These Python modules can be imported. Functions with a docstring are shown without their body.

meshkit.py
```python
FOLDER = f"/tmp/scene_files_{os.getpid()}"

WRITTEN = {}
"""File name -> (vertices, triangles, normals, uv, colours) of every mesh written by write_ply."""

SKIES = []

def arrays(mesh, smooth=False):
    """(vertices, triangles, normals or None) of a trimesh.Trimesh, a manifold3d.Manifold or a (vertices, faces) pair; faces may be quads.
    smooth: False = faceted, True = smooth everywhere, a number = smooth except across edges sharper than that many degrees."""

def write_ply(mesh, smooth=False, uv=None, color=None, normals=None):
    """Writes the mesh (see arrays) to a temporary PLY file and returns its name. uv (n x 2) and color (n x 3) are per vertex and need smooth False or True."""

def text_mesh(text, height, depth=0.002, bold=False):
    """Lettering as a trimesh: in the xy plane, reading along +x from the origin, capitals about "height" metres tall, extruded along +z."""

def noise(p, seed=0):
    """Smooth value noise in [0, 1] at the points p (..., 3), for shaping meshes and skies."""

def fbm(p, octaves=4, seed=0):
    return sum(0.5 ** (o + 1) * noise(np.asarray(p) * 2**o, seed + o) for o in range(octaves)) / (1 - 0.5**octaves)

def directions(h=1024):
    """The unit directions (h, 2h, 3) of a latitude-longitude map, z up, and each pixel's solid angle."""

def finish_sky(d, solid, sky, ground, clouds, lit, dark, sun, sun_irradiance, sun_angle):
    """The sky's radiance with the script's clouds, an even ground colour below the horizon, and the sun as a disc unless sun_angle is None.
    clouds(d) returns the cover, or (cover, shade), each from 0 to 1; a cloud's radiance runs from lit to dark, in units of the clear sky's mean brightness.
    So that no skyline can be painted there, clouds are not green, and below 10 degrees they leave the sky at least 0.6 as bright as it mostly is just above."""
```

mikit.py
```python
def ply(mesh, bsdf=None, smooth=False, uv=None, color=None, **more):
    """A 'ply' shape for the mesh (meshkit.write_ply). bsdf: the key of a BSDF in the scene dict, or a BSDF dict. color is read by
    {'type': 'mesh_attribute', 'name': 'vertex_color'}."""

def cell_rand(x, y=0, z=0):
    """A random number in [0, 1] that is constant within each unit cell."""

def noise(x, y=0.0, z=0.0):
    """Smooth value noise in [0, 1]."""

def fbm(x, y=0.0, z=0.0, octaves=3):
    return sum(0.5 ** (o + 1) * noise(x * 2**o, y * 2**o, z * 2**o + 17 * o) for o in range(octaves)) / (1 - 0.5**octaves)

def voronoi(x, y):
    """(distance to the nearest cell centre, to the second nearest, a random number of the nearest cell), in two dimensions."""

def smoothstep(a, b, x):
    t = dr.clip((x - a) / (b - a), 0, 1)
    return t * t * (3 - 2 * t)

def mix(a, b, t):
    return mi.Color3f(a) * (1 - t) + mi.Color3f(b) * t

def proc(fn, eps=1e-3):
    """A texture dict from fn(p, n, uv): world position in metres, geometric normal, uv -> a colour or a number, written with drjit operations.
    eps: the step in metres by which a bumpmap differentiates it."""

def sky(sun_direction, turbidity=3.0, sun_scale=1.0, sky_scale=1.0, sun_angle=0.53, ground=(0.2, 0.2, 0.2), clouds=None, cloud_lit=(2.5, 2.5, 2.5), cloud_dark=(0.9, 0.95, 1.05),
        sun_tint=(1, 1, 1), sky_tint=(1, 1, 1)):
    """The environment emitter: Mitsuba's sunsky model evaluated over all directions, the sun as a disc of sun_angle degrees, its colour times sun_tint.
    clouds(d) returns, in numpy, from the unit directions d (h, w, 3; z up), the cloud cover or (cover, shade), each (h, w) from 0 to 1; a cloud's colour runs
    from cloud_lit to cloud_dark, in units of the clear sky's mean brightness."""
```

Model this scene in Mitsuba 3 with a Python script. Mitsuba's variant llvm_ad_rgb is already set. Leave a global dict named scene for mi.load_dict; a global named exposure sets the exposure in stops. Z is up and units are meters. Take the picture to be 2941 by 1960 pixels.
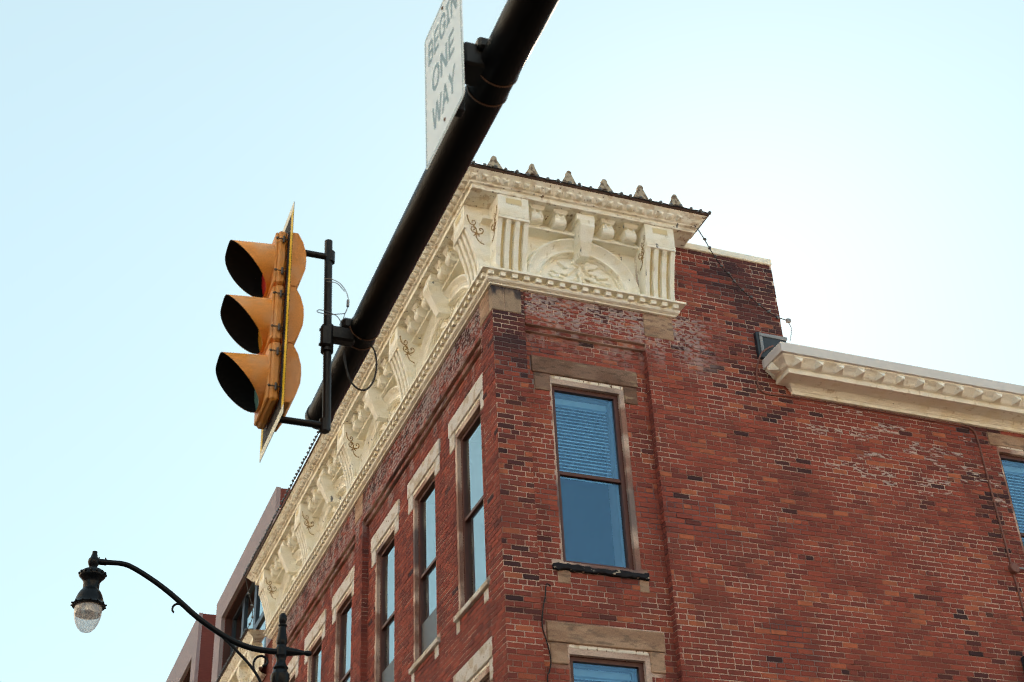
import math, random
import numpy as np, trimesh, mitsuba as mi, mikit, meshkit
import drjit as dr
from shapely.geometry import Polygon, box as sbox, Point, LineString
from shapely import union_all, affinity
from mikit import noise, fbm, smoothstep, mix, proc

rng = np.random.default_rng(7)
random.seed(7)
T = mi.ScalarTransform4f

# ------------------------------------------------------------------ camera, sky, exposure
CAM = np.array([0.0, 0.0, 1.6])
RIGHT = np.array([0.93464298, -0.3530684, -0.04225162])
DOWN = np.array([0.1599495, 0.52356272, -0.83683824])
FWD = np.array([0.31758251, 0.77538686, 0.54581734])
SUN = [0.449, 0.688, 0.571]
exposure = 4.0
scene = {'type': 'scene'}
labels = {}
scene['camera'] = {
    'type': 'thinlens', 'fov': 39.538, 'fov_axis': 'x', 'near_clip': 0.05, 'far_clip': 3000.0,
    'aperture_radius': 0.005, 'focus_distance': 16.0,
    'to_world': T().look_at(origin=CAM.tolist(), target=(CAM + FWD).tolist(), up=(-DOWN).tolist()),
    'film': {'type': 'hdrfilm', 'width': 1024, 'height': 682, 'rfilter': {'type': 'gaussian'}},
    'sampler': {'type': 'independent', 'sample_count': 64},
}
def veil(d):
    # thin even high haze, a little uneven; thin haze scatters forward, so it is brighter towards the sun
    c = np.clip(d @ (np.array(SUN) / np.linalg.norm(SUN)), -1, 1)
    s = np.clip((c + 0.35) / 0.8, 0, 1)
    cover = 0.66 + 0.08 * s * s * (3 - 2 * s) + 0.08 * meshkit.fbm(d * np.array([2.2, 2.2, 3.0]) + 4, 3, 5)
    return cover, 1 - np.exp(-(np.degrees(np.arccos(c)) / 9.0) ** 2)
scene['sky'] = mikit.sky(SUN, turbidity=2.2, ground=(0.08, 0.07, 0.055), sky_tint=(0.76, 0.85, 0.74), clouds=veil, cloud_lit=(1.0, 1.07, 1.06), cloud_dark=(0.755, 0.945, 0.95))

# ------------------------------------------------------------------ materials
def bsdf(key, two=True, **kw):
    d = {'type': 'principled', **kw}
    scene[key] = {'type': 'twosided', 'bsdf': d} if two else d

def rgb(*c):
    return {'type': 'rgb', 'value': list(c)}

def brick_color(p, n, uv):
    t = uv.x
    painted = dr.select(t > 1.5, 1.0, 0.0)
    t = t - 2 * painted
    c = mix((0.175, 0.046, 0.039), (0.305, 0.072, 0.050), smoothstep(0.0, 0.75, t))
    c = mix(c, (0.43, 0.130, 0.068), smoothstep(0.8, 1.0, t))
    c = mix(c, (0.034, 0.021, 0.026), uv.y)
    g = noise(p.x * 210, p.y * 210, p.z * 260)
    c = c * (0.72 + 0.56 * g)
    w = fbm(p.x * 3.1 + 3, p.y * 3.1, p.z * 2.3, 4)
    c = mix(c, (0.10, 0.045, 0.040), smoothstep(0.52, 0.75, w) * 0.22)
    # soot and rain streaks, in grains
    stk = fbm(p.x * 6 + 2, p.y * 6, p.z * 0.9, 4)
    c = mix(c, (0.075, 0.040, 0.038), smoothstep(0.55, 0.66, stk) * smoothstep(0.35, 0.6, g) * 0.35)
    # what is left of old white paint on some bricks
    f = fbm(p.x * 17, p.y * 17, p.z * 42, 4)
    c = mix(c, (0.54, 0.46, 0.42), painted * smoothstep(0.49, 0.62, f) * 0.7)
    # salts washed out of the joints under the stone shelf
    st = fbm(p.x * 7 + 5, p.y * 7, p.z * 1.6, 4)
    top = smoothstep(11.0, 11.7, p.z + 0.9 * (st - 0.5)) * smoothstep(8.7, 8.0, p.x) * smoothstep(5.70, 5.78, p.x + 10.0 * smoothstep(13.9, 14.1, p.y)) * smoothstep(12.0, 11.94, p.z)
    c = mix(c, (0.36, 0.30, 0.30), top * smoothstep(0.42, 0.60, fbm(p.x * 24, p.y * 24, p.z * 30, 3) + 0.5 * (st - 0.5)) * 0.75)
    return c

def mortar_color(p, n, uv):
    w = fbm(p.x * 1.9, p.y * 1.9, p.z * 2.6, 4)
    c = mix((0.26, 0.145, 0.115), (0.52, 0.40, 0.335), smoothstep(0.40, 0.60, w))
    g = noise(p.x * 120, p.y * 120, p.z * 120)
    c = c * (0.75 + 0.5 * g)
    return mix(c, (0.12, 0.10, 0.11), smoothstep(0.60, 0.72, fbm(p.x * 0.9 + 7, p.y * 0.9, p.z * 1.1, 3)) * 0.8)

def paint_color(p, n, uv):
    c = mi.Color3f(0.84, 0.82, 0.725)
    a = fbm(p.x * 6, p.y * 6, p.z * 9, 4)
    c = mix(c, (0.77, 0.70, 0.53), smoothstep(0.46, 0.66, a) * 0.6)
    g = noise(p.x * 160, p.y * 160, p.z * 160)
    c = c * (0.90 + 0.2 * g)
    s = fbm(p.x * 22 + 3, p.y * 22, p.z * 7, 4)
    c = mix(c, (0.50, 0.40, 0.26), smoothstep(0.66, 0.78, s) * 0.6)
    k = fbm(p.x * 15 + 30, p.y * 15, p.z * 5 + 4, 4)
    c = mix(c, (0.17, 0.18, 0.20), smoothstep(0.785, 0.80, k))
    return c

def worn_paint_color(p, n, uv):
    c = paint_color(p, n, uv)
    s = fbm(p.x * 13 + 9, p.y * 13, p.z * 16, 4)
    c = mix(c, (0.52, 0.40, 0.27), smoothstep(0.52, 0.68, s) * 0.6)
    return mix(c, (0.20, 0.14, 0.10), smoothstep(0.72, 0.77, fbm(p.x * 28, p.y * 28 + 8, p.z * 28, 3)))

def stone_color(p, n, uv):
    a = fbm(p.x * 3.5, p.y * 3.5 + 2, p.z * 6, 4)
    c = mix((0.30, 0.185, 0.125), (0.40, 0.27, 0.19), smoothstep(0.35, 0.65, a))
    c = mix(c, (0.16, 0.115, 0.085), smoothstep(0.50, 0.72, fbm(p.x * 9 + 9, p.y * 9, p.z * 22, 4)) * 0.75)
    return c * (0.78 + 0.44 * noise(p.x * 140, p.y * 140, p.z * 140))

def dark_stone_color(p, n, uv):
    c = stone_color(p, n, uv) * mi.Color3f(0.54, 0.50, 0.53)
    return mix(c, (0.34, 0.25, 0.17), smoothstep(0.60, 0.72, fbm(p.x * 4 + 1, p.y * 4, p.z * 14, 4)) * 0.7)

def soot_stone_color(p, n, uv):
    a = fbm(p.x * 6, p.y * 6 + 2, p.z * 3, 4)
    c = mix((0.045, 0.042, 0.052), (0.32, 0.235, 0.17), smoothstep(0.42, 0.66, a))
    return c * (0.75 + 0.5 * noise(p.x * 140, p.y * 140, p.z * 140))

def black_sill_color(p, n, uv):
    a = fbm(p.x * 16, p.y * 16 + 2, p.z * 24, 4)
    return mix((0.014, 0.015, 0.02), (0.40, 0.36, 0.30), smoothstep(0.62, 0.68, a))

def white_stone_color(p, n, uv):
    a = fbm(p.x * 8, p.y * 8 + 2, p.z * 8, 4)
    c = mix((0.56, 0.53, 0.50), (0.46, 0.39, 0.31), smoothstep(0.50, 0.68, a))
    c = mix(c, (0.36, 0.28, 0.20), smoothstep(0.70, 0.76, fbm(p.x * 19, p.y * 15, p.z * 22, 3)))
    return c * (0.85 + 0.3 * noise(p.x * 140, p.y * 140, p.z * 140))

def trim_color(p, n, uv):
    a = fbm(p.x * 26, p.y * 26, p.z * 9, 4)
    c = mi.Color3f(0.76, 0.71, 0.62)
    c = mix(c, (0.52, 0.39, 0.24), smoothstep(0.56, 0.66, a) * 0.8)
    return mix(c, (0.20, 0.12, 0.08), smoothstep(0.66, 0.70, fbm(p.x * 50, p.y * 50, p.z * 18 + 5, 3)))

def ground_color(p, n, uv):
    return mi.Color3f(0.052, 0.043, 0.034) * (0.8 + 0.4 * fbm(p.x * 2, p.y * 2, 0.0, 4))

def pave_color(p, n, uv):
    return mi.Color3f(0.22, 0.19, 0.155) * (0.8 + 0.4 * fbm(p.x * 3, p.y * 3, 1.0, 4))

def far_brick_color(p, n, uv):
    return mix((0.105, 0.030, 0.026), (0.17, 0.052, 0.040), fbm(p.x * 9, p.y * 9, p.z * 34, 3))

def panel_color(p, n, uv):
    return mi.Color3f(0.26, 0.20, 0.20) * (0.88 + 0.24 * fbm(p.x * 14, p.y * 14, p.z * 14, 3))

def signal_color(p, n, uv):
    c = mi.Color3f(0.66, 0.265, 0.042) * (0.86 + 0.28 * noise(p.x * 300, p.y * 300, p.z * 300))
    return mix(c, (0.60, 0.34, 0.17), smoothstep(0.42, 0.68, fbm(p.x * 9, p.y * 9, p.z * 6, 3)) * 0.6)

def mast_color(p, n, uv):
    return mix((0.005, 0.005, 0.0055), (0.008, 0.0075, 0.008), smoothstep(0.5, 0.75, fbm(p.x * 25, p.y * 12, p.z * 25, 3)))

bsdf('m_brick', base_color=proc(brick_color), roughness=0.92, specular=0.25)
bsdf('m_mortar', base_color=proc(mortar_color), roughness=0.95, specular=0.2)
bsdf('m_paint', base_color=proc(paint_color), roughness=0.62, specular=0.35)
bsdf('m_worn', base_color=proc(worn_paint_color), roughness=0.75, specular=0.3)
bsdf('m_stone', base_color=proc(stone_color), roughness=0.9, specular=0.25)
bsdf('m_darkstone', base_color=proc(dark_stone_color), roughness=0.9, specular=0.25)
bsdf('m_soot', base_color=proc(soot_stone_color), roughness=0.9, specular=0.25)
bsdf('m_blacksill', base_color=proc(black_sill_color), roughness=0.85, specular=0.25)
bsdf('m_whitestone', base_color=proc(white_stone_color), roughness=0.85, specular=0.25)
bsdf('m_trim', base_color=proc(trim_color), roughness=0.7, specular=0.3)
bsdf('m_frame', base_color=rgb(0.085, 0.030, 0.024), roughness=0.5, specular=0.4)
bsdf('m_ochre', base_color=rgb(0.66, 0.555, 0.33), roughness=0.8, specular=0.25)
bsdf('m_groove_shade', base_color=rgb(0.30, 0.19, 0.08), roughness=0.9, specular=0.2)  # brown puts the shade of cut lines into the scroll tubes
bsdf('m_blind', base_color=rgb(0.40, 0.54, 0.64), roughness=0.6, specular=0.3)
bsdf('m_room', base_color=rgb(0.03, 0.032, 0.036), roughness=0.9, specular=0.2)
bsdf('m_antefix', base_color=proc(lambda p, n, uv: mix((0.40, 0.345, 0.26), (0.16, 0.12, 0.09), smoothstep(0.45, 0.62, fbm(p.x * 30, p.y * 30, p.z * 24, 3)))), roughness=0.85, specular=0.25)
bsdf('m_roof', base_color=rgb(0.11, 0.07, 0.055), roughness=0.8, specular=0.3)
bsdf('m_drip', base_color=rgb(0.075, 0.040, 0.028), roughness=0.7, specular=0.3)
bsdf('m_cap', base_color=rgb(0.62, 0.61, 0.60), roughness=0.6, specular=0.4)
bsdf('m_flash', base_color=rgb(0.012, 0.02, 0.03), roughness=0.5, specular=0.5)
bsdf('m_zinc', base_color=rgb(0.19, 0.21, 0.235), roughness=0.6, specular=0.5)
bsdf('m_conduit', base_color=rgb(0.17, 0.07, 0.055), roughness=0.6, specular=0.4)
bsdf('m_mast', base_color=proc(mast_color), roughness=0.36, specular=0.08)
bsdf('m_black', base_color=rgb(0.006, 0.006, 0.007), roughness=0.4, specular=0.25)
bsdf('m_lamp', base_color=rgb(0.004, 0.006, 0.009), roughness=0.3, specular=0.14)
bsdf('m_signal', base_color=proc(signal_color), roughness=0.5, specular=0.4)
bsdf('m_visor', base_color=rgb(0.010, 0.010, 0.010), roughness=0.85, specular=0.2)
bsdf('m_plate', base_color=rgb(0.018, 0.016, 0.018), roughness=0.7, specular=0.3)
bsdf('m_tape', base_color=rgb(0.80, 0.52, 0.015), roughness=0.5, specular=0.4)
bsdf('m_tape_glare', base_color=rgb(0.84, 0.80, 0.62), roughness=0.5, specular=0.4)  # overexposed look of the top and bottom tape, put into the colour
bsdf('m_red', base_color=rgb(0.42, 0.025, 0.02), roughness=0.15, specular=0.5)
bsdf('m_amber', base_color=rgb(0.50, 0.22, 0.02), roughness=0.15, specular=0.5)
bsdf('m_green', base_color=rgb(0.10, 0.22, 0.20), roughness=0.15, specular=0.5)
bsdf('m_bolt', base_color=rgb(0.10, 0.09, 0.085), roughness=0.4, specular=0.5, metallic=0.7)
bsdf('m_band', base_color=rgb(0.16, 0.085, 0.05), roughness=0.45, metallic=0.6)
bsdf('m_sign', base_color=rgb(0.82, 0.92, 0.96), roughness=0.55, specular=0.4)
bsdf('m_letter', base_color=rgb(0.29, 0.42, 0.48), roughness=0.6, specular=0.3)
bsdf('m_wire', base_color=rgb(0.02, 0.018, 0.018), roughness=0.6, specular=0.3)
bsdf('m_steel', base_color=rgb(0.20, 0.20, 0.20), roughness=0.4, metallic=0.8)
bsdf('m_bulb', base_color=rgb(0.05, 0.06, 0.07), roughness=0.18, specular=0.9, clearcoat=0.8)
bsdf('m_road', base_color=proc(ground_color), roughness=0.9, specular=0.3)
bsdf('m_pave', base_color=proc(pave_color), roughness=0.9, specular=0.3)
bsdf('m_bounce_stone', base_color=rgb(0.76, 0.72, 0.65), roughness=0.9, specular=0.25)  # pale stone of the added blocks, set bright for their bounce
bsdf('m_farbrick', base_color=proc(far_brick_color), roughness=0.9, specular=0.25)
bsdf('m_panel', base_color=proc(panel_color), roughness=0.7, specular=0.3)
bsdf('m_reveal', base_color=rgb(0.060, 0.026, 0.022), roughness=0.85, specular=0.25)
bsdf('m_mullion', base_color=rgb(0.016, 0.020, 0.030), roughness=0.4, specular=0.5)
scene['m_skirt'] = {'type': 'principledthin', 'base_color': rgb(0.62, 0.58, 0.56), 'roughness': 0.5, 'diff_trans': 1.0}
scene['m_glass'] = {'type': 'thindielectric', 'int_ior': 1.95, 'specular_reflectance': rgb(0.40, 0.70, 1.0), 'specular_transmittance': rgb(0.62, 0.84, 0.95)}
scene['m_glass_clear'] = {'type': 'thindielectric', 'int_ior': 2.6, 'specular_reflectance': rgb(0.82, 0.98, 1.0), 'specular_transmittance': rgb(0.80, 0.88, 0.90)}
scene['m_globe'] = {'type': 'blendbsdf', 'weight': 0.42, 'a': {'type': 'thindielectric', 'int_ior': 1.5},
                    'b': {'type': 'principledthin', 'base_color': rgb(0.88, 0.90, 0.90), 'roughness': 0.3, 'diff_trans': 1.25, 'spec_trans': 0.0}}

# ------------------------------------------------------------------ helpers
def cat(ms):
    return trimesh.util.concatenate([m for m in ms if m is not None])

def numbered(name):
    if name not in scene and not any(k.startswith(name + '__') for k in scene):
        return name
    i = 1
    while f'{name}_{i:03d}' in scene or any(k.startswith(f'{name}_{i:03d}__') for k in scene):
        i += 1
    return f'{name}_{i:03d}'

counts = {}
def put(key, mesh, m, smooth=False, kind=None, label=None, uv=None):
    """One scene entry; a key that is taken gets the next number."""
    n = counts.get(key, 0)
    counts[key] = n + 1
    k = key if n == 0 else f'{key}_{n:03d}'
    scene[k] = mikit.ply(mesh, m, smooth=smooth, uv=uv)
    if kind or label:
        labels[k] = {}
        if kind: labels[k]['kind'] = kind
        if label: labels[k]['label'] = label
    return k

def tag(key, label, category, group=None):
    labels[key] = {'label': label, 'category': category}
    if group: labels[key]['group'] = group

def boxm(x0, x1, y0, y1, z0, z1):
    m = trimesh.creation.box((x1 - x0, y1 - y0, z1 - z0))
    m.apply_translation(((x0 + x1) / 2, (y0 + y1) / 2, (z0 + z1) / 2))
    return m

def bevel(x0, x1, y0, y1, z0, z1, b=0.006):
    """Box with chamfered edges (convex hull)."""
    P = []
    for x, sx in ((x0, 1), (x1, -1)):
        for y, sy in ((y0, 1), (y1, -1)):
            for z, sz in ((z0, 1), (z1, -1)):
                P += [(x + sx * b, y + sy * b, z), (x + sx * b, y, z + sz * b), (x, y + sy * b, z + sz * b)]
    return trimesh.convex.convex_hull(np.array(P))

def tube(pts, r, n=8, caps=True):
    """Tube through points; r is a number or one per point. Parallel transport frames."""
    P = np.asarray(pts, float)
    R = np.broadcast_to(np.asarray(r, float), (len(P),))
    tg = np.gradient(P, axis=0)
    tg /= np.linalg.norm(tg, axis=1, keepdims=True)
    a = np.cross(tg[0], [0.31, 0.17, 0.93]); a /= np.linalg.norm(a)
    V = []
    ang = np.linspace(0, 2 * np.pi, n, endpoint=False)
    for i in range(len(P)):
        a = a - tg[i] * (a @ tg[i]); a /= np.linalg.norm(a)
        b = np.cross(tg[i], a)
        V.append(P[i] + R[i] * (np.cos(ang)[:, None] * a + np.sin(ang)[:, None] * b))
    V = np.concatenate(V)
    F = []
    for i in range(len(P) - 1):
        for j in range(n):
            k = (j + 1) % n
            F += [(i * n + j, i * n + k, (i + 1) * n + k), (i * n + j, (i + 1) * n + k, (i + 1) * n + j)]
    if caps:
        c0, c1 = len(V), len(V) + 1
        V = np.vstack([V, P[0], P[-1]])
        e = (len(P) - 1) * n
        for j in range(n):
            k = (j + 1) % n
            F += [(c0, k, j), (c1, e + j, e + k)]
    return trimesh.Trimesh(V, F, process=False)

def spline(pts, n=40):
    """Catmull-Rom through the points."""
    P = np.asarray(pts, float)
    P = np.vstack([2 * P[0] - P[1], P, 2 * P[-1] - P[-2]])
    out = []
    seg = len(P) - 3
    for t in np.linspace(0, seg - 1e-9, n):
        i = int(t); u = t - i
        a, b, c, d = P[i:i + 4]
        out.append(0.5 * (2 * b + (c - a) * u + (2 * a - 5 * b + 4 * c - d) * u * u + (3 * b - a - 3 * c + d) * u ** 3))
    return np.array(out)

def lathe(profile, center, axis='z', n=28):
    """profile: (radius, height) pairs."""
    m = trimesh.creation.revolve(np.array(profile, float), sections=n)
    if axis == 'x':
        m.apply_transform(trimesh.transformations.rotation_matrix(np.pi / 2, (0, 1, 0)))
    m.apply_translation(center)
    return m

def extrude(poly, h):
    gs = getattr(poly, 'geoms', [poly])
    return cat([trimesh.creation.extrude_polygon(g, h, engine='earcut') for g in gs if g.area > 1e-9])

# frames: u along a facade, e outward from it, z up
X0, Y0, X1, YL = 5.314, 13.55, 7.815, 25.79      # brick corner, right end of the corner block, far end of the left facade
REC = 0.10                                        # depth of the recessed window bays
def front(m):
    v = np.array(m.vertices); w = np.stack([X0 + v[:, 0], Y0 - v[:, 1], v[:, 2]], 1)
    return trimesh.Trimesh(w, np.array(m.faces)[:, ::-1], process=False)
def left(m):
    v = np.array(m.vertices); w = np.stack([X0 - v[:, 1], Y0 + v[:, 0], v[:, 2]], 1)
    return trimesh.Trimesh(w, np.array(m.faces), process=False)
def lb(u0, u1, e0, e1, z0, z1, b=None):
    return bevel(u0, u1, e0, e1, z0, z1, b) if b else boxm(u0, u1, e0, e1, z0, z1)
def side_prism(prof, u0, u1):
    """prof: (e, z) outline, extruded along u."""
    m = extrude(Polygon(prof), u1 - u0)          # x=e, y=z, z=u
    v = np.array(m.vertices)
    return trimesh.Trimesh(np.stack([u0 + v[:, 2], v[:, 0], v[:, 1]], 1), np.array(m.faces), process=False)
def face_prism(poly, e0, e1):
    """poly in (u, z), extruded along e."""
    m = extrude(poly, e1 - e0)                   # x=u, y=z, z=e
    v = np.array(m.vertices)
    return trimesh.Trimesh(np.stack([v[:, 0], e0 + v[:, 2], v[:, 1]], 1), np.array(m.faces)[:, ::-1], process=False)

# ------------------------------------------------------------------ ground
struct_road = boxm(-150, 150, -150, 150, -0.3, 0.0)
put('road', struct_road, 'm_road', kind='structure')
pv = cat([boxm(1.9, 5.30, 9.3, 120, 0.0, 0.14), boxm(5.30, 120, 9.3, 13.54, 0.0, 0.14)])
put('pavement', pv, 'm_pave', kind='structure')

# unseen blocks added across both streets so their sunlit bounce fills the facades
def bounce_block(key, lo, hi, h, axis, face, label):
    n = int((hi - lo) // 3.4)
    cx = [lo + (i + 0.5) * (hi - lo) / n for i in range(n)]
    fronts = [sbox(c - 1.3, 0.6, c + 1.3, 3.3) for c in cx]
    low = [sbox(c - 0.6, z, c + 0.6, z + 2.0) for c in cx for z in (5.0, 8.4)]
    up = [sbox(c - 0.6, z, c + 0.6, z + 2.0) for c in cx for z in (13.2, 16.6, 20.0) if z + 2.3 < h]
    def put3(poly, d0, d1):
        m = extrude(poly, d1 - d0); v = np.array(m.vertices)
        if axis == 'x': w = np.stack([v[:, 0], face + d0 + v[:, 2], v[:, 1]], 1)
        else: w = np.stack([face + d0 + v[:, 2], v[:, 0], v[:, 1]], 1)
        return trimesh.Trimesh(w, m.faces, process=False)
    put(f'{key}__wall', put3(sbox(lo, 11.8, hi, h).difference(union_all(up)), -0.35, 0.0), 'm_bounce_stone', label='pale upper storeys added as a bounce surface')
    put(f'{key}__wall', put3(sbox(lo, 0, hi, 11.5).difference(union_all(fronts + low)), -0.35, 0.0), 'm_reveal', label='lower storeys kept dark to limit bounce from below')
    put(f'{key}__cornice', put3(sbox(lo - 0.2, 11.5, hi + 0.2, 11.8), -0.3, 0.25), 'm_bounce_stone')
    put(f'{key}__cornice', put3(sbox(lo - 0.2, h, hi + 0.2, h + 0.8), -0.3, 0.45), 'm_bounce_stone')
    put(f'{key}__room', put3(sbox(lo + 0.1, 0.1, hi - 0.1, h - 0.1), -6.0, -0.6), 'm_room')
    for w in fronts + low + up: put(f'{key}__window', put3(w, -0.25, -0.2), 'm_mullion')
    tag(key, label, 'building')
bounce_block('bounce_building', -14.0, 46.0, 16.3, 'x', -14.0, 'unseen pale block with dark lower storeys, added for bounce light across the cross street, behind the camera')
bounce_block('bounce_building_001', 4.0, 60.0, 23.0, 'y', -15.0, 'unseen pale block with dark lower storeys, added for bounce light across the left street, outside the picture')

# ------------------------------------------------------------------ brick building: windows' places
B = 'brick_building'
WW = 0.915                                        # clear width of a window between stone jambs
ZH, ZS = 10.69, 8.31                              # head and sill height, upper storey
ZH2 = 7.215                                       # head of the storey below
ZS2 = 4.84
front_wins = [(6.54 - X0)]
left_wins = [14.83 - Y0, 16.66 - Y0, 18.53 - Y0, 20.86 - Y0, 22.75 - Y0, 24.65 - Y0]
right_win = 13.11 - X0

def holes(us):
    hs = []
    for u in us:
        hs += [sbox(u - WW / 2, ZS, u + WW / 2, ZH), sbox(u - WW / 2, ZS2, u + WW / 2, ZH2)]
    return union_all(hs)

# mortar-faced wall slabs (the bricks stand proud of them)
ULEN = YL - Y0
piersL = [(0.0, 0.44), (5.90, 6.34), (11.80, ULEN)]
base_f = sbox(0.10, 0, 7.39 - X0, 13.0).difference(holes(front_wins))
put(f'{B}__wall', front(face_prism(base_f, -REC - 0.30, -REC)), 'm_mortar')
right_poly = union_all([sbox(7.39 - X0, 0, 9.49 - X0, 13.14), sbox(9.49 - X0, 0, 14.5, 11.40)]).difference(holes([right_win]))
put(f'{B}__wall', front(face_prism(right_poly, -0.402, 0.0)), 'm_mortar')
band_f = cat([front(lb(0.44, 7.39 - X0, -REC + 0.002, 0.0, 11.44, 11.96)), front(lb(0.44, 7.39 - X0, -REC + 0.002, -0.05, 11.372, 11.44))])
put(f'{B}__wall', band_f, 'm_mortar')
base_l = sbox(0.403, 0, ULEN, 13.0).difference(holes(left_wins))
put(f'{B}__wall', left(face_prism(base_l, -REC - 0.30, -REC)), 'm_mortar')
pl = [left(lb(a, b, -REC + 0.002 if a else -0.42, 0.0, 0, 11.96)) for a, b in piersL]
put(f'{B}__wall', cat(pl), 'm_mortar')
bandl = []
for (a0, a1), (b0, b1) in zip(piersL[:-1], piersL[1:]):
    bandl += [left(lb(a1, b0, -REC + 0.002, 0.0, 11.44, 11.96)), left(lb(a1, b0, -REC + 0.002, -0.05, 11.372, 11.44))]
put(f'{B}__wall', cat(bandl), 'm_mortar')
# closing walls, floors and roof: a hollow, light-tight shell with dark rooms
shell = cat([boxm(5.72, 19.8, YL - 0.3, YL, 0, 13.0), boxm(19.5, 19.8, 13.9, YL - 0.3, 0, 11.4),
             boxm(9.19, 9.488, 13.96, YL - 0.3, 11.2, 13.13), boxm(5.72, 9.19, 13.96, YL - 0.3, 12.9, 13.0),
             boxm(9.49, 19.5, 13.96, YL - 0.3, 11.2, 11.3)])
put(f'{B}__wall', shell, 'm_mortar')
inner = cat([boxm(5.75, 19.4, 15.6, 15.7, 0, 11.1), boxm(5.75, 19.4, 13.98, YL - 0.35, 7.7, 7.9), boxm(5.75, 19.4, 13.98, YL - 0.35, 11.12, 11.18),
             boxm(7.75, 7.80, 15.7, YL - 0.35, 0, 11.1), boxm(8.2, 8.3, 13.98, 15.6, 0, 11.1)])
put(f'{B}__room', inner, 'm_room')

# ------------------------------------------------------------------ bricks
CH, BLn, HD, J, PROUD = 0.0677, 0.2127, 0.1085, 0.0095, 0.005
bricks = []            # (8 corner array front4+back4, tone, soot)

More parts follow.
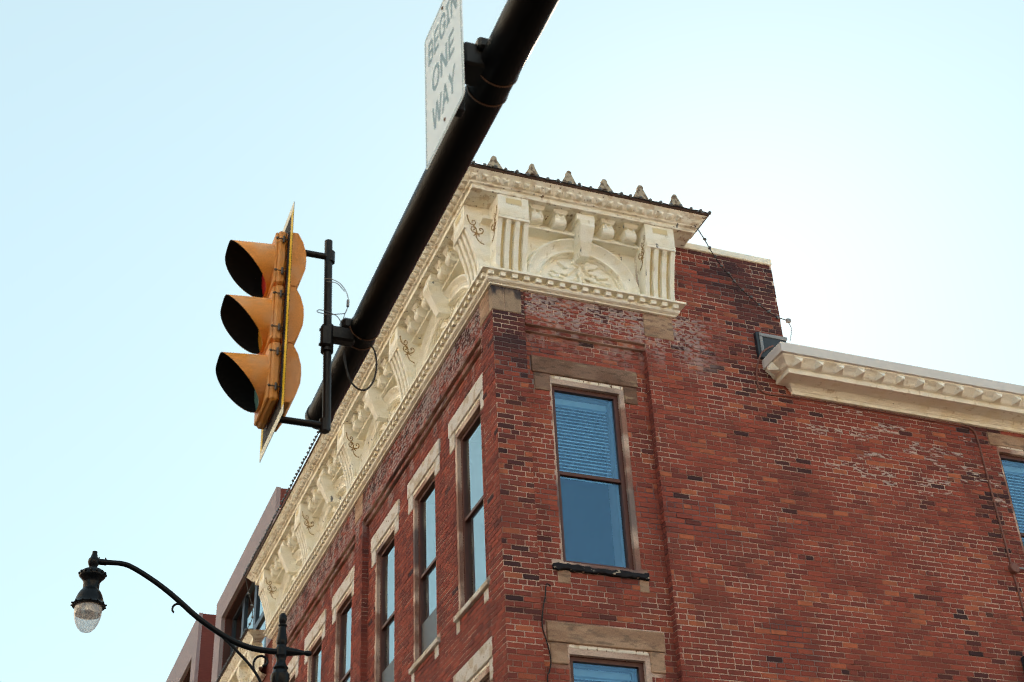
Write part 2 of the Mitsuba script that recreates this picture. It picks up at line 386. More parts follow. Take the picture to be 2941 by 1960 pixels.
def soot_at(X, Y, Z, left_side):
    s = 0.012
    n1 = float(meshkit.fbm(np.array([[X * 1.3, Y * 1.3, Z * 1.7]]), 3, 3)[0])
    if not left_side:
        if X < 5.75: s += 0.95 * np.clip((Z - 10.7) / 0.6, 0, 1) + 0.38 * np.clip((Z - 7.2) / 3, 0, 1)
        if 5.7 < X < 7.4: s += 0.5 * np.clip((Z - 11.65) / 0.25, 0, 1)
        if X > 7.4:
            s += 1.6 * np.exp(-((X - 9.15) / 0.55) ** 2 - ((Z - 12.7) / 0.55) ** 2)
            s += 0.40 * np.exp(-((X - 9.0) / 0.6) ** 2 - ((Z - 11.4) / 0.5) ** 2)
            s += 0.30 * np.exp(-((X - 9.15) / 0.22) ** 2) * np.clip((Z - 8.9) / 1.5, 0, 1)
            s += 0.7 * np.clip((Z - 12.98) / 0.1, 0, 1)
            s += 0.45 * np.exp(-((X - 12.35) / 0.28) ** 2) * np.clip((Z - 8.6) / 0.8, 0, 1)
            s += 0.35 * np.exp(-((X - 11.9) / 0.7) ** 2 - ((Z - 7.4) / 0.5) ** 2)
            s += 0.30 * np.exp(-((X - 7.9) / 0.25) ** 2 - ((Z - 11.6) / 0.35) ** 2)
    else:
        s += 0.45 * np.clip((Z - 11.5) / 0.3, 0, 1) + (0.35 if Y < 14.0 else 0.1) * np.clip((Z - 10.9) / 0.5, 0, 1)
    return s * (0.45 + 1.1 * n1)

def brick_face(fr, poly, e, phase=0, left_side=False, edge=0.0):
    """Courses of bricks over the polygon (u, z) on the plane e. Every seventh course is headers."""
    u0, z0, u1, z1 = poly.bounds
    for row in range(int(math.floor(z0 / CH)), int(math.ceil(z1 / CH))):
        za, zb = row * CH + J / 2, (row + 1) * CH - J / 2
        za, zb = max(za, z0), min(zb, z1)
        if zb - za < 0.02: continue
        strip = poly.intersection(LineString([(u0 - 1, (za + zb) / 2), (u1 + 1, (za + zb) / 2)]))
        spans = [g.bounds for g in getattr(strip, 'geoms', [strip]) if not g.is_empty]
        head = (row + phase) % 7 == 0
        L = HD if head else BLn
        off = (0.5 * (row % 2) * BLn if not head else 0.25 * BLn) + rng.normal(0, 0.004)
        for a, _, b, _ in spans:
            k = math.floor((a - off) / L) - 1
            while True:
                p, q = off + k * L + J / 2, off + (k + 1) * L - J / 2
                k += 1
                if p > b: break
                pa, qa = max(p, a - (edge if a == u0 else 0)), min(q, b)
                if qa - pa < 0.025: continue
                j = rng.normal(0, 0.0012, 4)
                o = e + PROUD + abs(rng.normal(0, 0.0018))
                tl = rng.normal(0, 0.0010, 4)
                c = 0.0022                                   # worn arris
                fr4 = [(pa + j[0] + c, o + tl[0], za + j[1] + c), (qa + j[2] - c, o + tl[1], za + j[1] + c),
                       (qa + j[2] - c, o + tl[2], zb + j[3] - c), (pa + j[0] + c, o + tl[3], zb + j[3] - c)]
                bk4 = [(pa + j[0], e - 0.01, za + j[1]), (qa + j[2], e - 0.01, za + j[1]), (qa + j[2], e - 0.01, zb + j[3]), (pa + j[0], e - 0.01, zb + j[3])]
                V = np.array(fr4 + bk4)
                W = np.stack([X0 + V[:, 0], Y0 - V[:, 1], V[:, 2]], 1) if fr == 'f' else np.stack([X0 - V[:, 1], Y0 + V[:, 0], V[:, 2]], 1)
                cx = W[:4].mean(0)
                s = soot_at(*cx, left_side)
                dark = rng.random() < s
                soot = rng.uniform(0.6, 0.95) if dark else max(0.0, rng.normal(0.10, 0.08)) + 0.25 * min(s, 0.6)
                tone = np.clip(rng.beta(2.2, 2.4) + (0.10 if not left_side else -0.10), 0, 1)
                if not left_side and 9.6 < cx[0] < 12.6 and 9.8 < cx[2] < 11.05:
                    cl = float(meshkit.fbm(np.array([[cx[0] * 2.1, 3.0, cx[2] * 5.2]]), 3, 9)[0])
                    if rng.random() < 2.4 * (cl - 0.46) + (0.15 if cx[2] > 10.9 else 0): tone = 2.0 + 0.7 * tone
                bricks.append((W, tone, min(soot, 0.97), fr))

ZB = 6.0                                          # bricks are laid down to below the frame
def stonecut(us, lint=True):
    """What the stone lintels, ears and sills take out of the brick face."""
    c = []
    for u in us:
        for zh, zs in ((ZH, ZS), (ZH2, ZS2)):
            c += [sbox(u - 0.73, zh + 0.112, u + 0.73, zh + 0.352), sbox(u - 0.69, zh - 0.145, u + 0.69, zh + 0.115),
                  sbox(u - WW / 2 - 0.018, zs - 0.01, u + WW / 2 + 0.066, zh + 0.115), sbox(u - 0.60, zs - 0.14, u + 0.60, zs)]
    return union_all(c)
fw = sbox(0.42, ZB, 7.39 - X0 - 0.001, 11.372).difference(stonecut(front_wins))
brick_face('f', fw, -REC, 2)
brick_face('f', sbox(0.0, ZB, 0.421, 11.56), 0.0, 2, edge=0.005)
brick_face('f', sbox(0.38, 11.56, 0.421, 11.93), 0.0, 2)
brick_face('f', sbox(0.421, 11.44, 7.39 - X0, 11.94), 0.0, 3)
brick_face('f', sbox(0.421, 11.372, 7.39 - X0, 11.44), -0.05, 3)
rw = union_all([sbox(7.39 - X0, ZB, 9.49 - X0, 13.13), sbox(9.49 - X0, ZB, 13.9 - X0, 11.2)])
rw = rw.difference(union_all([sbox(7.39 - X0, 11.56, 7.815 - X0, 13.2),
                              sbox(right_win - 0.60, ZH + 0.08, right_win + 0.60, ZH + 0.29), sbox(right_win - WW / 2 - 0.03, ZS, right_win + WW / 2 + 0.03, ZH + 0.09),
                              sbox(right_win - 0.60, ZH2 + 0.08, right_win + 0.60, ZH2 + 0.29), sbox(right_win - WW / 2 - 0.03, ZS2, right_win + WW / 2 + 0.03, ZH2 + 0.09)]))
brick_face('f', rw, 0.0, 5)
# left side of the right-hand pier (faces -X): laid on its own plane
def pier_side(x, y0, y1, z0, z1):
    for row in range(int(z0 / CH), int(z1 / CH)):
        za, zb = row * CH + J / 2, (row + 1) * CH - J / 2
        ya, yb = (y0 - 0.004, y1) if row % 2 else (y0 - 0.004, y1)
        o = x - 0.004 - abs(rng.normal(0, 0.0015))
        W = np.array([(o, yb, za), (o, ya, za), (o, ya, zb), (o, yb, zb), (x + 0.01, yb, za), (x + 0.01, ya, za), (x + 0.01, ya, zb), (x + 0.01, yb, zb)])
        s = soot_at(x + 0.02, y0, za, False)
        bricks.append((W, np.clip(rng.beta(2, 2.6), 0, 1), 0.75 if rng.random() < s else max(0, rng.normal(0.15, 0.08)), 'l'))
pier_side(7.39, 13.55, 13.65, ZB, 11.44)
lw = sbox(0.44, ZB, ULEN, 11.372).difference(stonecut(left_wins)).difference(union_all([sbox(a, 0, b, 13) for a, b in piersL]))
brick_face('l', lw, -REC, 2, True)
for a, b in piersL:
    brick_face('l', sbox(a, ZB, b, 11.56), 0.0, 3, True)
for (a0, a1), (b0, b1) in zip(piersL[:-1], piersL[1:]):
    brick_face('l', sbox(a1, 11.44, b0, 11.94), 0.0, 3, True)
    brick_face('l', sbox(a1, 11.372, b0, 11.44), -0.05, 3, True)
# near returns of the left facade's piers (face -Y)
for a, b in piersL[1:]:
    y = Y0 + a
    for row in range(int(ZB / CH), int(11.4 / CH)):
        za, zb = row * CH + J / 2, (row + 1) * CH - J / 2
        xa, xb = X0 - 0.004, X0 + REC
        o = y - 0.004 - abs(rng.normal(0, 0.0015))
        W = np.array([(xa, o, za), (xb, o, za), (xb, o, zb), (xa, o, zb), (xa, y + 0.01, za), (xb, y + 0.01, za), (xb, y + 0.01, zb), (xa, y + 0.01, zb)])
        bricks.append((W, np.clip(rng.beta(2, 3), 0, 1), max(0, rng.normal(0.25, 0.15)), 'f'))

BV = np.array([b[0] for b in bricks])
# front faces ordered so the outside is seen; both kinds are two-sided
QF = np.array([(0, 1, 2), (0, 2, 3), (4, 5, 1), (4, 1, 0), (5, 6, 2), (5, 2, 1), (6, 7, 3), (6, 3, 2), (7, 4, 0), (7, 0, 3)])
def brick_mesh(ix):
    V, F, UV = [], [], []
    for k, i in enumerate(ix):
        V.append(BV[i]); F.append((QF if bricks[i][3] == 'f' else QF[:, ::-1]) + 8 * k)
        UV.append(np.repeat([[bricks[i][1], bricks[i][2]]], 8, 0))
    V, F, UV = np.concatenate(V), np.concatenate(F), np.concatenate(UV)
    # faceted: split the corners
    return trimesh.Trimesh(V[F].reshape(-1, 3), np.arange(3 * len(F)).reshape(-1, 3), process=False), UV[F].reshape(-1, 2)
rel = BV[:, :4] - CAM
dep = rel @ FWD
px = np.stack([rel @ RIGHT, rel @ DOWN], -1) / dep[..., None]
area = 0.5 * np.abs((px[:, 2, 0] - px[:, 0, 0]) * (px[:, 3, 1] - px[:, 1, 1]) - (px[:, 3, 0] - px[:, 1, 0]) * (px[:, 2, 1] - px[:, 0, 1]))
inside = (np.abs(px[..., 0]).max(1) < 0.355) & (np.abs(px[..., 1]).max(1) < 0.236)
order = np.argsort(-area * inside)
for i in order[:300]:
    m, uv = brick_mesh([i])
    put(f'{B}__wall__brick', m, 'm_brick', uv=uv)
m, uv = brick_mesh(order[300:])
put(f'{B}__wall__brickwork', m, 'm_brick', uv=uv, kind='stuff')

# ------------------------------------------------------------------ windows, lintels, sills
def window(fr, u, e, zh, zs, stone, sill, blind=False, wide=True, screen=False):
    """Sash window in the opening: painted trim, brown frame, two sashes, panes; stone lintel with ears and a sill."""
    F = front if fr == 'f' else left
    h = WW / 2
    ly = 0.012
    # stone
    if wide:
        lin = [lb(u - 0.715, u + 0.715, e - 0.05, e + 0.028, zh + 0.115, zh + 0.35, 0.008)]
        put(f'{B}__lintel', cat([F(m) for m in lin]), stone)
        for s in (-1, 1):
            a, b = (u - 0.685, u - 0.478) if s < 0 else (u + 0.52, u + 0.70)
            if fr == 'l': a, b = (u - 0.70, u - 0.50) if s < 0 else (u + 0.50, u + 0.70)
            put(f'{B}__lintel_ear', F(lb(a, b, e - 0.05, e + 0.018, zh - 0.13, zh + 0.1135, 0.008)), stone)
    else:
        put(f'{B}__lintel', F(lb(u - 0.585, u + 0.585, e - 0.05, e + 0.016, zh + 0.085, zh + 0.285, 0.008)), stone)
    sm = lb(u - 0.60, u + 0.60, e - 0.12, e + 0.05, zs - 0.115, zs - 0.045, 0.008)
    if sill == 'm_blacksill':
        sm = trimesh.Trimesh(*trimesh.remesh.subdivide_to_size(sm.vertices, sm.faces, 0.035), process=True)
        v = np.array(sm.vertices); v += (np.stack([meshkit.fbm(v * 16 + q, 3, 2) for q in (0, 9, 21)], 1) - 0.5) * [0.02, 0.03, 0.05]
        sm = trimesh.Trimesh(v, sm.faces, process=False)
    put(f'{B}__sill', F(sm), sill)
    if wide:
        for s in (-1, 1):
            a, b = (u - 0.54, u - 0.385) if s < 0 else (u + 0.48, u + 0.60)
            put(f'{B}__sill_block', F(lb(a, b, e - 0.05, e + 0.012, zs - 0.27, zs - 0.117, 0.006)), 'm_stone' if fr == 'f' else stone)
    W = f'{B}__window'
    n = counts.get(W, 0)
    # brown frame with the upper sash in front of the lower one
    d = e - 0.055
    fw_ = 0.058
    outer = sbox(u - h, zs, u + h, zh)
    zm = zs + (zh - zs) * 0.495
    fr_m = [face_prism(outer.difference(sbox(u - h + fw_, zs + 0.046, u + h - fw_, zh - 0.055)), d - 0.09, d)]
    k = put(W, F(cat(fr_m)), 'm_frame')
    put(f'{k}__sash_rail', F(lb(u - h + fw_, u + h - fw_, d - 0.055, d - 0.008, zm - 0.022, zm + 0.026, 0.004)), 'm_frame')
    # outer trim, a flat strip and an ovolo
    tw = 0.075
    tr = [lb(u - h - 0.016, u - h - 0.001, d - 0.05, e - 0.01, zs, zh + 0.10), lb(u + h + 0.001, u + h + tw - 0.012, d - 0.05, e - 0.004, zs, zh + 0.055, 0.008),
          lb(u - h - 0.002, u + h + tw - 0.02, d - 0.05, e + 0.006, zh + 0.062, zh + 0.1145, 0.010), lb(u - h, u + h + 0.03, d - 0.05, e - 0.02, zh + 0.002, zh + 0.061, 0.008)]
    put(f'{k}__trim', F(cat(tr)), 'm_trim')
    gl = lambda z0, z1, dd: F(trimesh.Trimesh([(u - h + fw_, dd, z0), (u + h - fw_, dd, z0), (u + h - fw_, dd, z1), (u - h + fw_, dd, z1)], [(0, 1, 2), (0, 2, 3)], process=False))
    gm = 'm_glass' if fr == 'f' else 'm_glass_clear'
    put(f'{k}__pane', gl(zm, zh - 0.05, d - 0.03), gm)
    put(f'{k}__pane', gl(zs + 0.04, zm, d - 0.045), gm)
    if screen:
        put(f'{k}__screen', F(lb(u - h + fw_ - 0.004, u + h - fw_ + 0.004, d - 0.022, d - 0.014, zs + 0.047, zs + 0.50)), 'm_mullion', label='dark screen over the lowest part of the window')
    # inner jamb boards
    put(f'{k}__jamb', F(cat([lb(u + h - fw_ - 0.03, u + h - fw_ + 0.02, d - 0.30, d - 0.10, zs, zh), lb(u - h + fw_ - 0.02, u - h + fw_ + 0.006, d - 0.30, d - 0.10, zs, zh),
                             lb(u - h + fw_ - 0.02, u + h - fw_ + 0.02, d - 0.30, d - 0.10, zh - 0.075, zh - 0.02)])), 'm_zinc')
    if blind:
        bk = put(f'{B}__blind', F(lb(u - h + fw_ + 0.01, u + h - fw_ - 0.035, d - 0.20, d - 0.15, zh - 0.16, zh - 0.08)), 'm_blind')
        z = zh - 0.18
        zend = zm + 0.03 if zs > 6 else zs + 1.0
        i = 0
        while z > zend:
            wob = rng.normal(0, 0.003)
            sl = trimesh.creation.box((2 * h - 2 * fw_ - 0.05, 0.041, 0.0016))
            sl.apply_transform(trimesh.transformations.rotation_matrix(-0.85 + rng.normal(0, 0.03), (1, 0, 0)))
            sl.apply_translation((u - 0.012, d - 0.175, z))
            put(f'{bk}__slat', F(sl), 'm_blind')
            z -= 0.047
    return k

window('f', front_wins[0], -REC, ZH, ZS, 'm_darkstone', 'm_blacksill', True)
window('f', front_wins[0], -REC, ZH2, ZS2, 'm_stone', 'm_stone', True)
window('f', right_win, 0.0, ZH, ZS, 'm_stone', 'm_stone', True, wide=False)
window('f', right_win, 0.0, ZH2, ZS2, 'm_soot', 'm_stone', True, wide=False)
for i, u in enumerate(left_wins):
    window('l', u, -REC, ZH, ZS, 'm_whitestone', 'm_whitestone', screen=i in (1, 2))
    if i < 2: window('l', u, -REC, ZH2, ZS2, 'm_whitestone', 'm_whitestone')

# carved stones at the pier heads
put(f'{B}__pier_stone', front(lb(-0.012, 0.152, -0.10, 0.014, 11.565, 11.93, 0.006)), 'm_soot')
put(f'{B}__pier_stone', front(lb(0.160, 0.380, -0.10, 0.012, 11.565, 11.93, 0.006)), 'm_soot')
put(f'{B}__pier_stone', front(lb(7.393 - X0, 7.812 - X0, -0.10, 0.014, 11.565, 11.93, 0.006)), 'm_stone')
for a, b in piersL:
    put(f'{B}__pier_stone', left(lb(a + (0.103 if a == 0 else 0.004), b - 0.004, -0.10, 0.013, 11.565, 11.93, 0.006)), 'm_stone')

# ------------------------------------------------------------------ main cornice
C = f'{B}__cornice'
def ring(prof, path_e):
    """Sweep a profile of (e, z) round the corner with mitres. path_e(e) gives the plan points for the offset e."""
    V, F = [], []
    rows = [np.array([(x, y, z) for x, y in path_e(e)]) for e, z in prof]
    n = len(rows[0])
    for r0, r1 in zip(rows[:-1], rows[1:]):
        for i in range(n - 1):
            b = len(V)
            V += [r0[i], r0[i + 1], r1[i + 1], r1[i]]
            F += [(b, b + 1, b + 2), (b, b + 2, b + 3)]
    return trimesh.Trimesh(np.array(V), np.array(F), process=False)
main_path = lambda e: [(X1 + 0.89 * e, Y0 + 0.02), (X1 + 0.89 * e, Y0 - e), (X0 - e, Y0 - e), (X0 - e, YL + e), (X0 + 0.2, YL + e)]
crown = [(0.505, 13.345), (0.495, 13.335), (0.478, 13.318), (0.455, 13.295), (0.436, 13.268), (0.418, 13.246), (0.392, 13.235), (0.385, 13.212), (0.352, 13.207), (0.35, 13.142), (0.33, 13.140), (-0.06, 13.140)]
put(C, ring(crown, main_path), 'm_worn')
put(f'{C}__drip_edge', ring([(0.40, 13.42), (0.52, 13.385), (0.525, 13.375), (0.525, 13.346), (0.49, 13.345)], main_path), 'm_drip')
put(f'{C}__roof', cat([boxm(X0 - 0.40, X1 + 0.34, Y0 - 0.40, Y0 + 1.2, 13.36, 13.42), boxm(X0 - 0.40, X0 + 1.2, Y0 + 1.2, YL + 0.4, 13.36, 13.42)]), 'm_roof')
frieze = [(-0.06, 13.14), (-0.05, 13.135), (-0.05, 12.99), (0.06, 12.985), (0.08, 12.91), (0.125, 12.905), (0.125, 12.875), (-0.06, 12.87), (-0.06, 12.115), (0.165, 12.10), (0.17, 12.095), (0.17, 12.066), (0.055, 12.064), (0.055, 12.002), (0.098, 12.0),
          (0.098, 11.982), (0.088, 11.962), (0.066, 11.95), (0.045, 11.942), (0.043, 11.926), (0.0, 11.924)]
put(f'{C}__frieze', ring(frieze, main_path), 'm_paint')

# dogteeth on the crown
def dogtooth(u, w=0.105):
    P = np.array([(u - w / 2, 0.388, 13.236), (u + w / 2, 0.388, 13.236), (u + w / 2, 0.462, 13.302), (u - w / 2, 0.462, 13.302), (u, 0.486, 13.244)])
    return trimesh.Trimesh(P, [(0, 1, 4), (1, 2, 4), (2, 3, 4), (3, 0, 4), (0, 2, 1), (0, 3, 2)], process=False)
for k in range(21):
    put(f'{C}__dogtooth', front(dogtooth(-0.35 + 0.1455 * k)), 'm_worn')
for k in range(87):
    put(f'{C}__dogtooth', left(dogtooth(-0.30 + 0.1455 * k)), 'm_worn')
# dentils
DP = 0.1605
for k in range(17):
    put(f'{C}__dentil', front(lb(-0.092 + DP * k, -0.092 + DP * k + 0.075, 0.045, 0.142, 12.001, 12.065, 0.004)), 'm_paint')
for k in range(78):
    put(f'{C}__dentil', left(lb(-0.06 + DP * k, -0.06 + DP * k + 0.075, 0.045, 0.142, 12.001, 12.065, 0.004)), 'm_paint')

# consoles with flutes and a scroll of tubes on the side, groove shade in their brown
def console_e(t):
    return 0.16 + 0.165 * (1 - t) ** 1.55
def console(fr, u0):
    F = front if fr == 'f' else left
    w = 0.421
    zt, zb = 12.765, 12.104
    ts = np.linspace(0, 1, 9)
    body = [(-0.06, 13.138), (0.338, 13.138), (0.338, 12.80), (0.325, 12.775)] + [(console_e(t) - 0.075, zt + (zb - zt) * t) for t in ts] + [(-0.06, zb)]
    ms = [side_prism(body, u0, u0 + w)]
    # ribs between the flutes
    for a, b in ((0.0, 0.062), (0.117, 0.180), (0.239, 0.303), (0.359, 0.421)):
        rib = [(console_e(t), zt + (zb - zt) * t) for t in ts] + [(console_e(t) - 0.085, zt + (zb - zt) * t) for t in ts[::-1]]
        ms.append(side_prism(rib, u0 + a, u0 + b))
    ms.append(lb(u0 - 0.004, u0 + w + 0.004, 0.2, 0.345, 12.762, 12.80, 0.005))
    # reeds of the head block
    for k in range(4):
        ms.append(lb(u0 - 0.003, u0 + w + 0.003, 0.15, 0.349 - 0.003 * k, 12.808 + 0.034 * k, 12.832 + 0.034 * k, 0.006))
    ms.append(lb(u0 + 0.10, u0 + 0.33, 0.30, 0.346, 13.0, 13.10, 0.006))
    k = put(f'{B}__console', F(cat(ms)), 'm_paint')
    fl = []
    for a, b in ((0.062, 0.117), (0.180, 0.239), (0.303, 0.359)):
        st_ = [(console_e(t) - 0.0725, zt + (zb - zt) * t) for t in ts] + [(console_e(t) - 0.078, zt + (zb - zt) * t) for t in ts[::-1]]
        put(f'{k}__flute', F(side_prism(st_, u0 + a + 0.001, u0 + b - 0.001)), 'm_ochre')
    put(f'{k}__panel', F(lb(u0 + 0.105, u0 + 0.325, 0.33, 0.3475, 13.005, 13.095, 0.004)), 'm_ochre')
    # scroll on the near side (u = u0)
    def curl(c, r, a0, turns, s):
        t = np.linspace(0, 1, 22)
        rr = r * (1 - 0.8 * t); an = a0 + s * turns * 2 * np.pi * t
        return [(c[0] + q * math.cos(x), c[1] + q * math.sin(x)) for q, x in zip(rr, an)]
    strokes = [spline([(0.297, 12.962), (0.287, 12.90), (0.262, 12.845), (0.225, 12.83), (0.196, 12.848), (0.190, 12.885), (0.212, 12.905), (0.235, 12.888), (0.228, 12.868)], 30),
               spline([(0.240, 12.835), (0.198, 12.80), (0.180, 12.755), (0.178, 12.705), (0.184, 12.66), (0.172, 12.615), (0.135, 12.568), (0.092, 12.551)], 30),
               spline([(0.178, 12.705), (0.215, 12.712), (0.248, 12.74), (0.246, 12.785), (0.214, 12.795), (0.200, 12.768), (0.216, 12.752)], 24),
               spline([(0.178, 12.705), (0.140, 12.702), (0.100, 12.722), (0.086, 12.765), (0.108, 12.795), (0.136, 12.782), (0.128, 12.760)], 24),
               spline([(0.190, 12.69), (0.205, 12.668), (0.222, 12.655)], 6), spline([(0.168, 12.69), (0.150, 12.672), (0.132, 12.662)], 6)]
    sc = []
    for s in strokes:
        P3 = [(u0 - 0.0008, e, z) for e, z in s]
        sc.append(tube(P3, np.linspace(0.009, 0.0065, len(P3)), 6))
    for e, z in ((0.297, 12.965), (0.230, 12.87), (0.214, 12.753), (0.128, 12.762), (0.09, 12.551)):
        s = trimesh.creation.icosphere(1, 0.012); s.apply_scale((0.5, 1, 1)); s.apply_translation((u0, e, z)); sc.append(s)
    put(f'{k}__scroll', F(cat(sc)), 'm_groove_shade')
cons_l = [0.0, 2.95, 5.90, 8.85, 11.80]
cons_f = [0.0, 7.39 - X0]
for u in cons_f: console('f', u)
for u in cons_l: console('l', u)

# modillions, arches and keystones, bay by bay
def modillion(fr, u, w=0.142):
    F = front if fr == 'f' else left
    blk = [(-0.05, 13.10), (0.185, 13.10), (0.225, 13.07), (0.236, 13.03), (0.20, 12.955), (0.14, 12.915), (0.10, 12.905), (-0.05, 12.90)]
    ms = [side_prism(blk, u - w / 2, u + w / 2)]
    cap = [(u - 0.105, -0.05, 13.138), (u + 0.105, -0.05, 13.138), (u + 0.105, 0.275, 13.138), (u - 0.105, 0.275, 13.138), (u - 0.084, -0.05, 13.092), (u + 0.084, -0.05, 13.092), (u + 0.084, 0.245, 13.092), (u - 0.084, 0.245, 13.092)]
    ms.append(trimesh.convex.convex_hull(np.array(cap)))
    cyl = trimesh.creation.cylinder(0.070, w + 0.018, sections=20); cyl.apply_transform(trimesh.transformations.rotation_matrix(np.pi / 2, (0, 1, 0))); cyl.apply_translation((u, 0.172, 12.985)); ms.append(cyl)
    for s in (-0.3, 0.3):
        P = [(u + s * w * (1 - 0.9 * t), 0.245 - 0.05 * t * t - 0.02 * t, 13.075 - 0.15 * t) for t in np.linspace(0, 1, 6)]
        ms.append(tube(P, 0.013, 6))
    put(f'{C}__modillion', F(cat(ms)), 'm_paint')

def arch(fr, a, b, rb=0.75):
    F = front if fr == 'f' else left
    c, ra, zc = (a + b) / 2, (b - a) / 2 - 0.035, 12.113
    prof = [(1.00, -0.06), (1.00, 0.085), (0.965, 0.098), (0.945, 0.085), (0.915, 0.050), (0.86, 0.018), (0.80, 0.010), (0.765, 0.026), (0.745, 0.034), (0.72, 0.014), (0.715, -0.02), (0.695, -0.025), (0.690, -0.07)]
    ang = np.linspace(0, np.pi, 49)
    V, Fc = [], []
    wd = 0.215                                   # ring width in metres, same all round
    for i, t in enumerate(ang):
        for s, e in prof:
            off = (1.0 - s) / 0.31 * wd
            V.append((c + (ra - off) * math.cos(t), e, zc + (rb - off) * math.sin(t)))
    m = len(prof)
    for i in range(len(ang) - 1):
        for j in range(m - 1):
            p = i * m + j
            Fc += [(p, p + 1, p + m + 1), (p, p + m + 1, p + m)]
    put(f'{C}__arch', F(trimesh.Trimesh(np.array(V), np.array(Fc), process=False)), 'm_paint', smooth=40)
    # ribs in the spandrels
    sp = []
    for s in (-1, 1):
        P = [(c + s * (ra + 0.005) * math.cos(t) * 1.045, -0.052, zc + (rb + 0.03) * math.sin(t) * 1.0) for t in np.linspace(0.28, 1.18, 14)]
        P = [p for p in P if a + 0.012 < p[0] < b - 0.012 and p[2] < 12.868]
        if len(P) > 3: put(f'{C}__spandrel_rib', F(tube(P, 0.022, 6)), 'm_paint')
    # keystone
    kz0, kz1 = 12.545, 13.02
    key = np.array([(c - 0.075, -0.05, kz0), (c + 0.075, -0.05, kz0), (c + 0.062, 0.155, kz0), (c - 0.062, 0.155, kz0), (c - 0.118, -0.05, kz1), (c + 0.118, -0.05, kz1), (c + 0.10, 0.315, kz1), (c - 0.10, 0.315, kz1), (c - 0.10, 0.325, kz1 - 0.10), (c + 0.10, 0.325, kz1 - 0.10)])
    cap = lb(c - 0.13, c + 0.13, -0.05, 0.29, 13.02, 13.138, 0.012)
    fac = np.array([(c - 0.045, 0.15, kz0 + 0.04), (c + 0.045, 0.15, kz0 + 0.04), (c - 0.072, 0.31, kz1 - 0.12), (c + 0.072, 0.31, kz1 - 0.12)])
    nrm = np.array([0, 0.012, -0.006])
    panel = trimesh.convex.convex_hull(np.vstack([fac, fac + nrm]))
    put(f'{C}__keystone', F(cat([trimesh.convex.convex_hull(key), cap, panel])), 'm_paint')
    return c, ra, zc

def acanthus(fr, c, zc, sc=1.0):
    """Relief of curling leaves about a central stem."""
    F = front if fr == 'f' else left
    ms = []
    def leaf(u, z, ang, L, W, lobes=4):
        pts = []
        for i in range(2 * lobes + 1):
            t = i / (2 * lobes)
            r = W * math.sin(math.pi * min(1, t * 0.9 + 0.1)) * (1.0 if i % 2 else 0.62)
            pts.append((t * L, r))
        pts += [(x, -0.7 * y) for x, y in pts[::-1]]
        pts = [(x, y + 0.10 * L * math.sin(2.2 * x / L)) for x, y in pts]
        p = affinity.translate(affinity.rotate(Polygon(pts).buffer(0), ang, origin=(0, 0)), u, z)
        if p.area > 1e-5:
            m = face_prism(p, -0.062, -0.012)
            v = np.array(m.vertices); top = v[:, 1] > -0.03
            cen = np.array(p.centroid.coords[0])
            v[top, 0] = cen[0] + (v[top, 0] - cen[0]) * 0.86; v[top, 2] = cen[1] + (v[top, 2] - cen[1]) * 0.86
            ms.append(trimesh.Trimesh(v, m.faces, process=False))
    for s in (-1, 1):
        a = lambda d: d if s > 0 else 180 - d
        leaf(c + s * 0.05 * sc, zc + 0.30, a(18), 0.26 * sc, 0.075)
        leaf(c + s * 0.10 * sc, zc + 0.26, a(-12), 0.24 * sc, 0.060)
        leaf(c + s * 0.22 * sc, zc + 0.20, a(8), 0.20 * sc, 0.050)
        leaf(c + s * 0.06 * sc, zc + 0.17, a(-20), 0.22 * sc, 0.05)
        leaf(c + s * 0.28 * sc, zc + 0.15, a(-8), 0.16 * sc, 0.038)
        leaf(c + s * 0.02 * sc, zc + 0.33, a(62), 0.14 * sc, 0.045)
        for (cu, cz, r) in ((0.115, 0.285, 0.045), (0.20, 0.21, 0.04), (0.40, 0.13, 0.034)):
            t = np.linspace(0, 1, 22)
            P = [(c + s * (cu * sc + r * (1 - 0.75 * q) * math.cos(4.6 * q + 0.6)), -0.045 + 0.03 * q, zc + cz + r * (1 - 0.75 * q) * math.sin(4.6 * q + 0.6)) for q in t]
            ms.append(tube(P, np.linspace(0.016, 0.012, 22), 6))
        P = spline([(c + s * 0.03, -0.05, zc + 0.14), (c + s * 0.16 * sc, -0.045, zc + 0.10), (c + s * 0.30 * sc, -0.045, zc + 0.145), (c + s * 0.42 * sc, -0.05, zc + 0.10)], 18)
        ms.append(tube(P, np.linspace(0.016, 0.010, 18), 6))
    ms.append(tube([(c, -0.05, zc + 0.05), (c, -0.045, zc + 0.2), (c, -0.045, zc + 0.40)], [0.024, 0.02, 0.026], 8))
    for r_ in (0.0, 1.05, 2.1, 3.14, 4.2, 5.25):
        s_ = trimesh.creation.icosphere(1, 0.02); s_.apply_translation((c + 0.028 * math.cos(r_), -0.035, zc + 0.22 + 0.028 * math.sin(r_))); ms.append(s_)
    put(f'{C}__leaf_relief', F(cat(ms)), 'm_paint')

bay_f = (0.421, 7.39 - X0)
c_, ra_, zc_ = arch('f', *bay_f)
acanthus('f', c_, zc_ + 0.05, 1.0)
for d in (-0.665, -0.34, 0.34, 0.665): modillion('f', c_ + d)
for a, b in zip(cons_l[:-1], cons_l[1:]):
    c_, ra_, zc_ = arch('l', a + 0.421, b)
    for d in (-1.04, -0.70, -0.36, 0.36, 0.70, 1.04): modillion('l', c_ + d)
    acanthus('l', c_, zc_ + 0.05, 1.4)

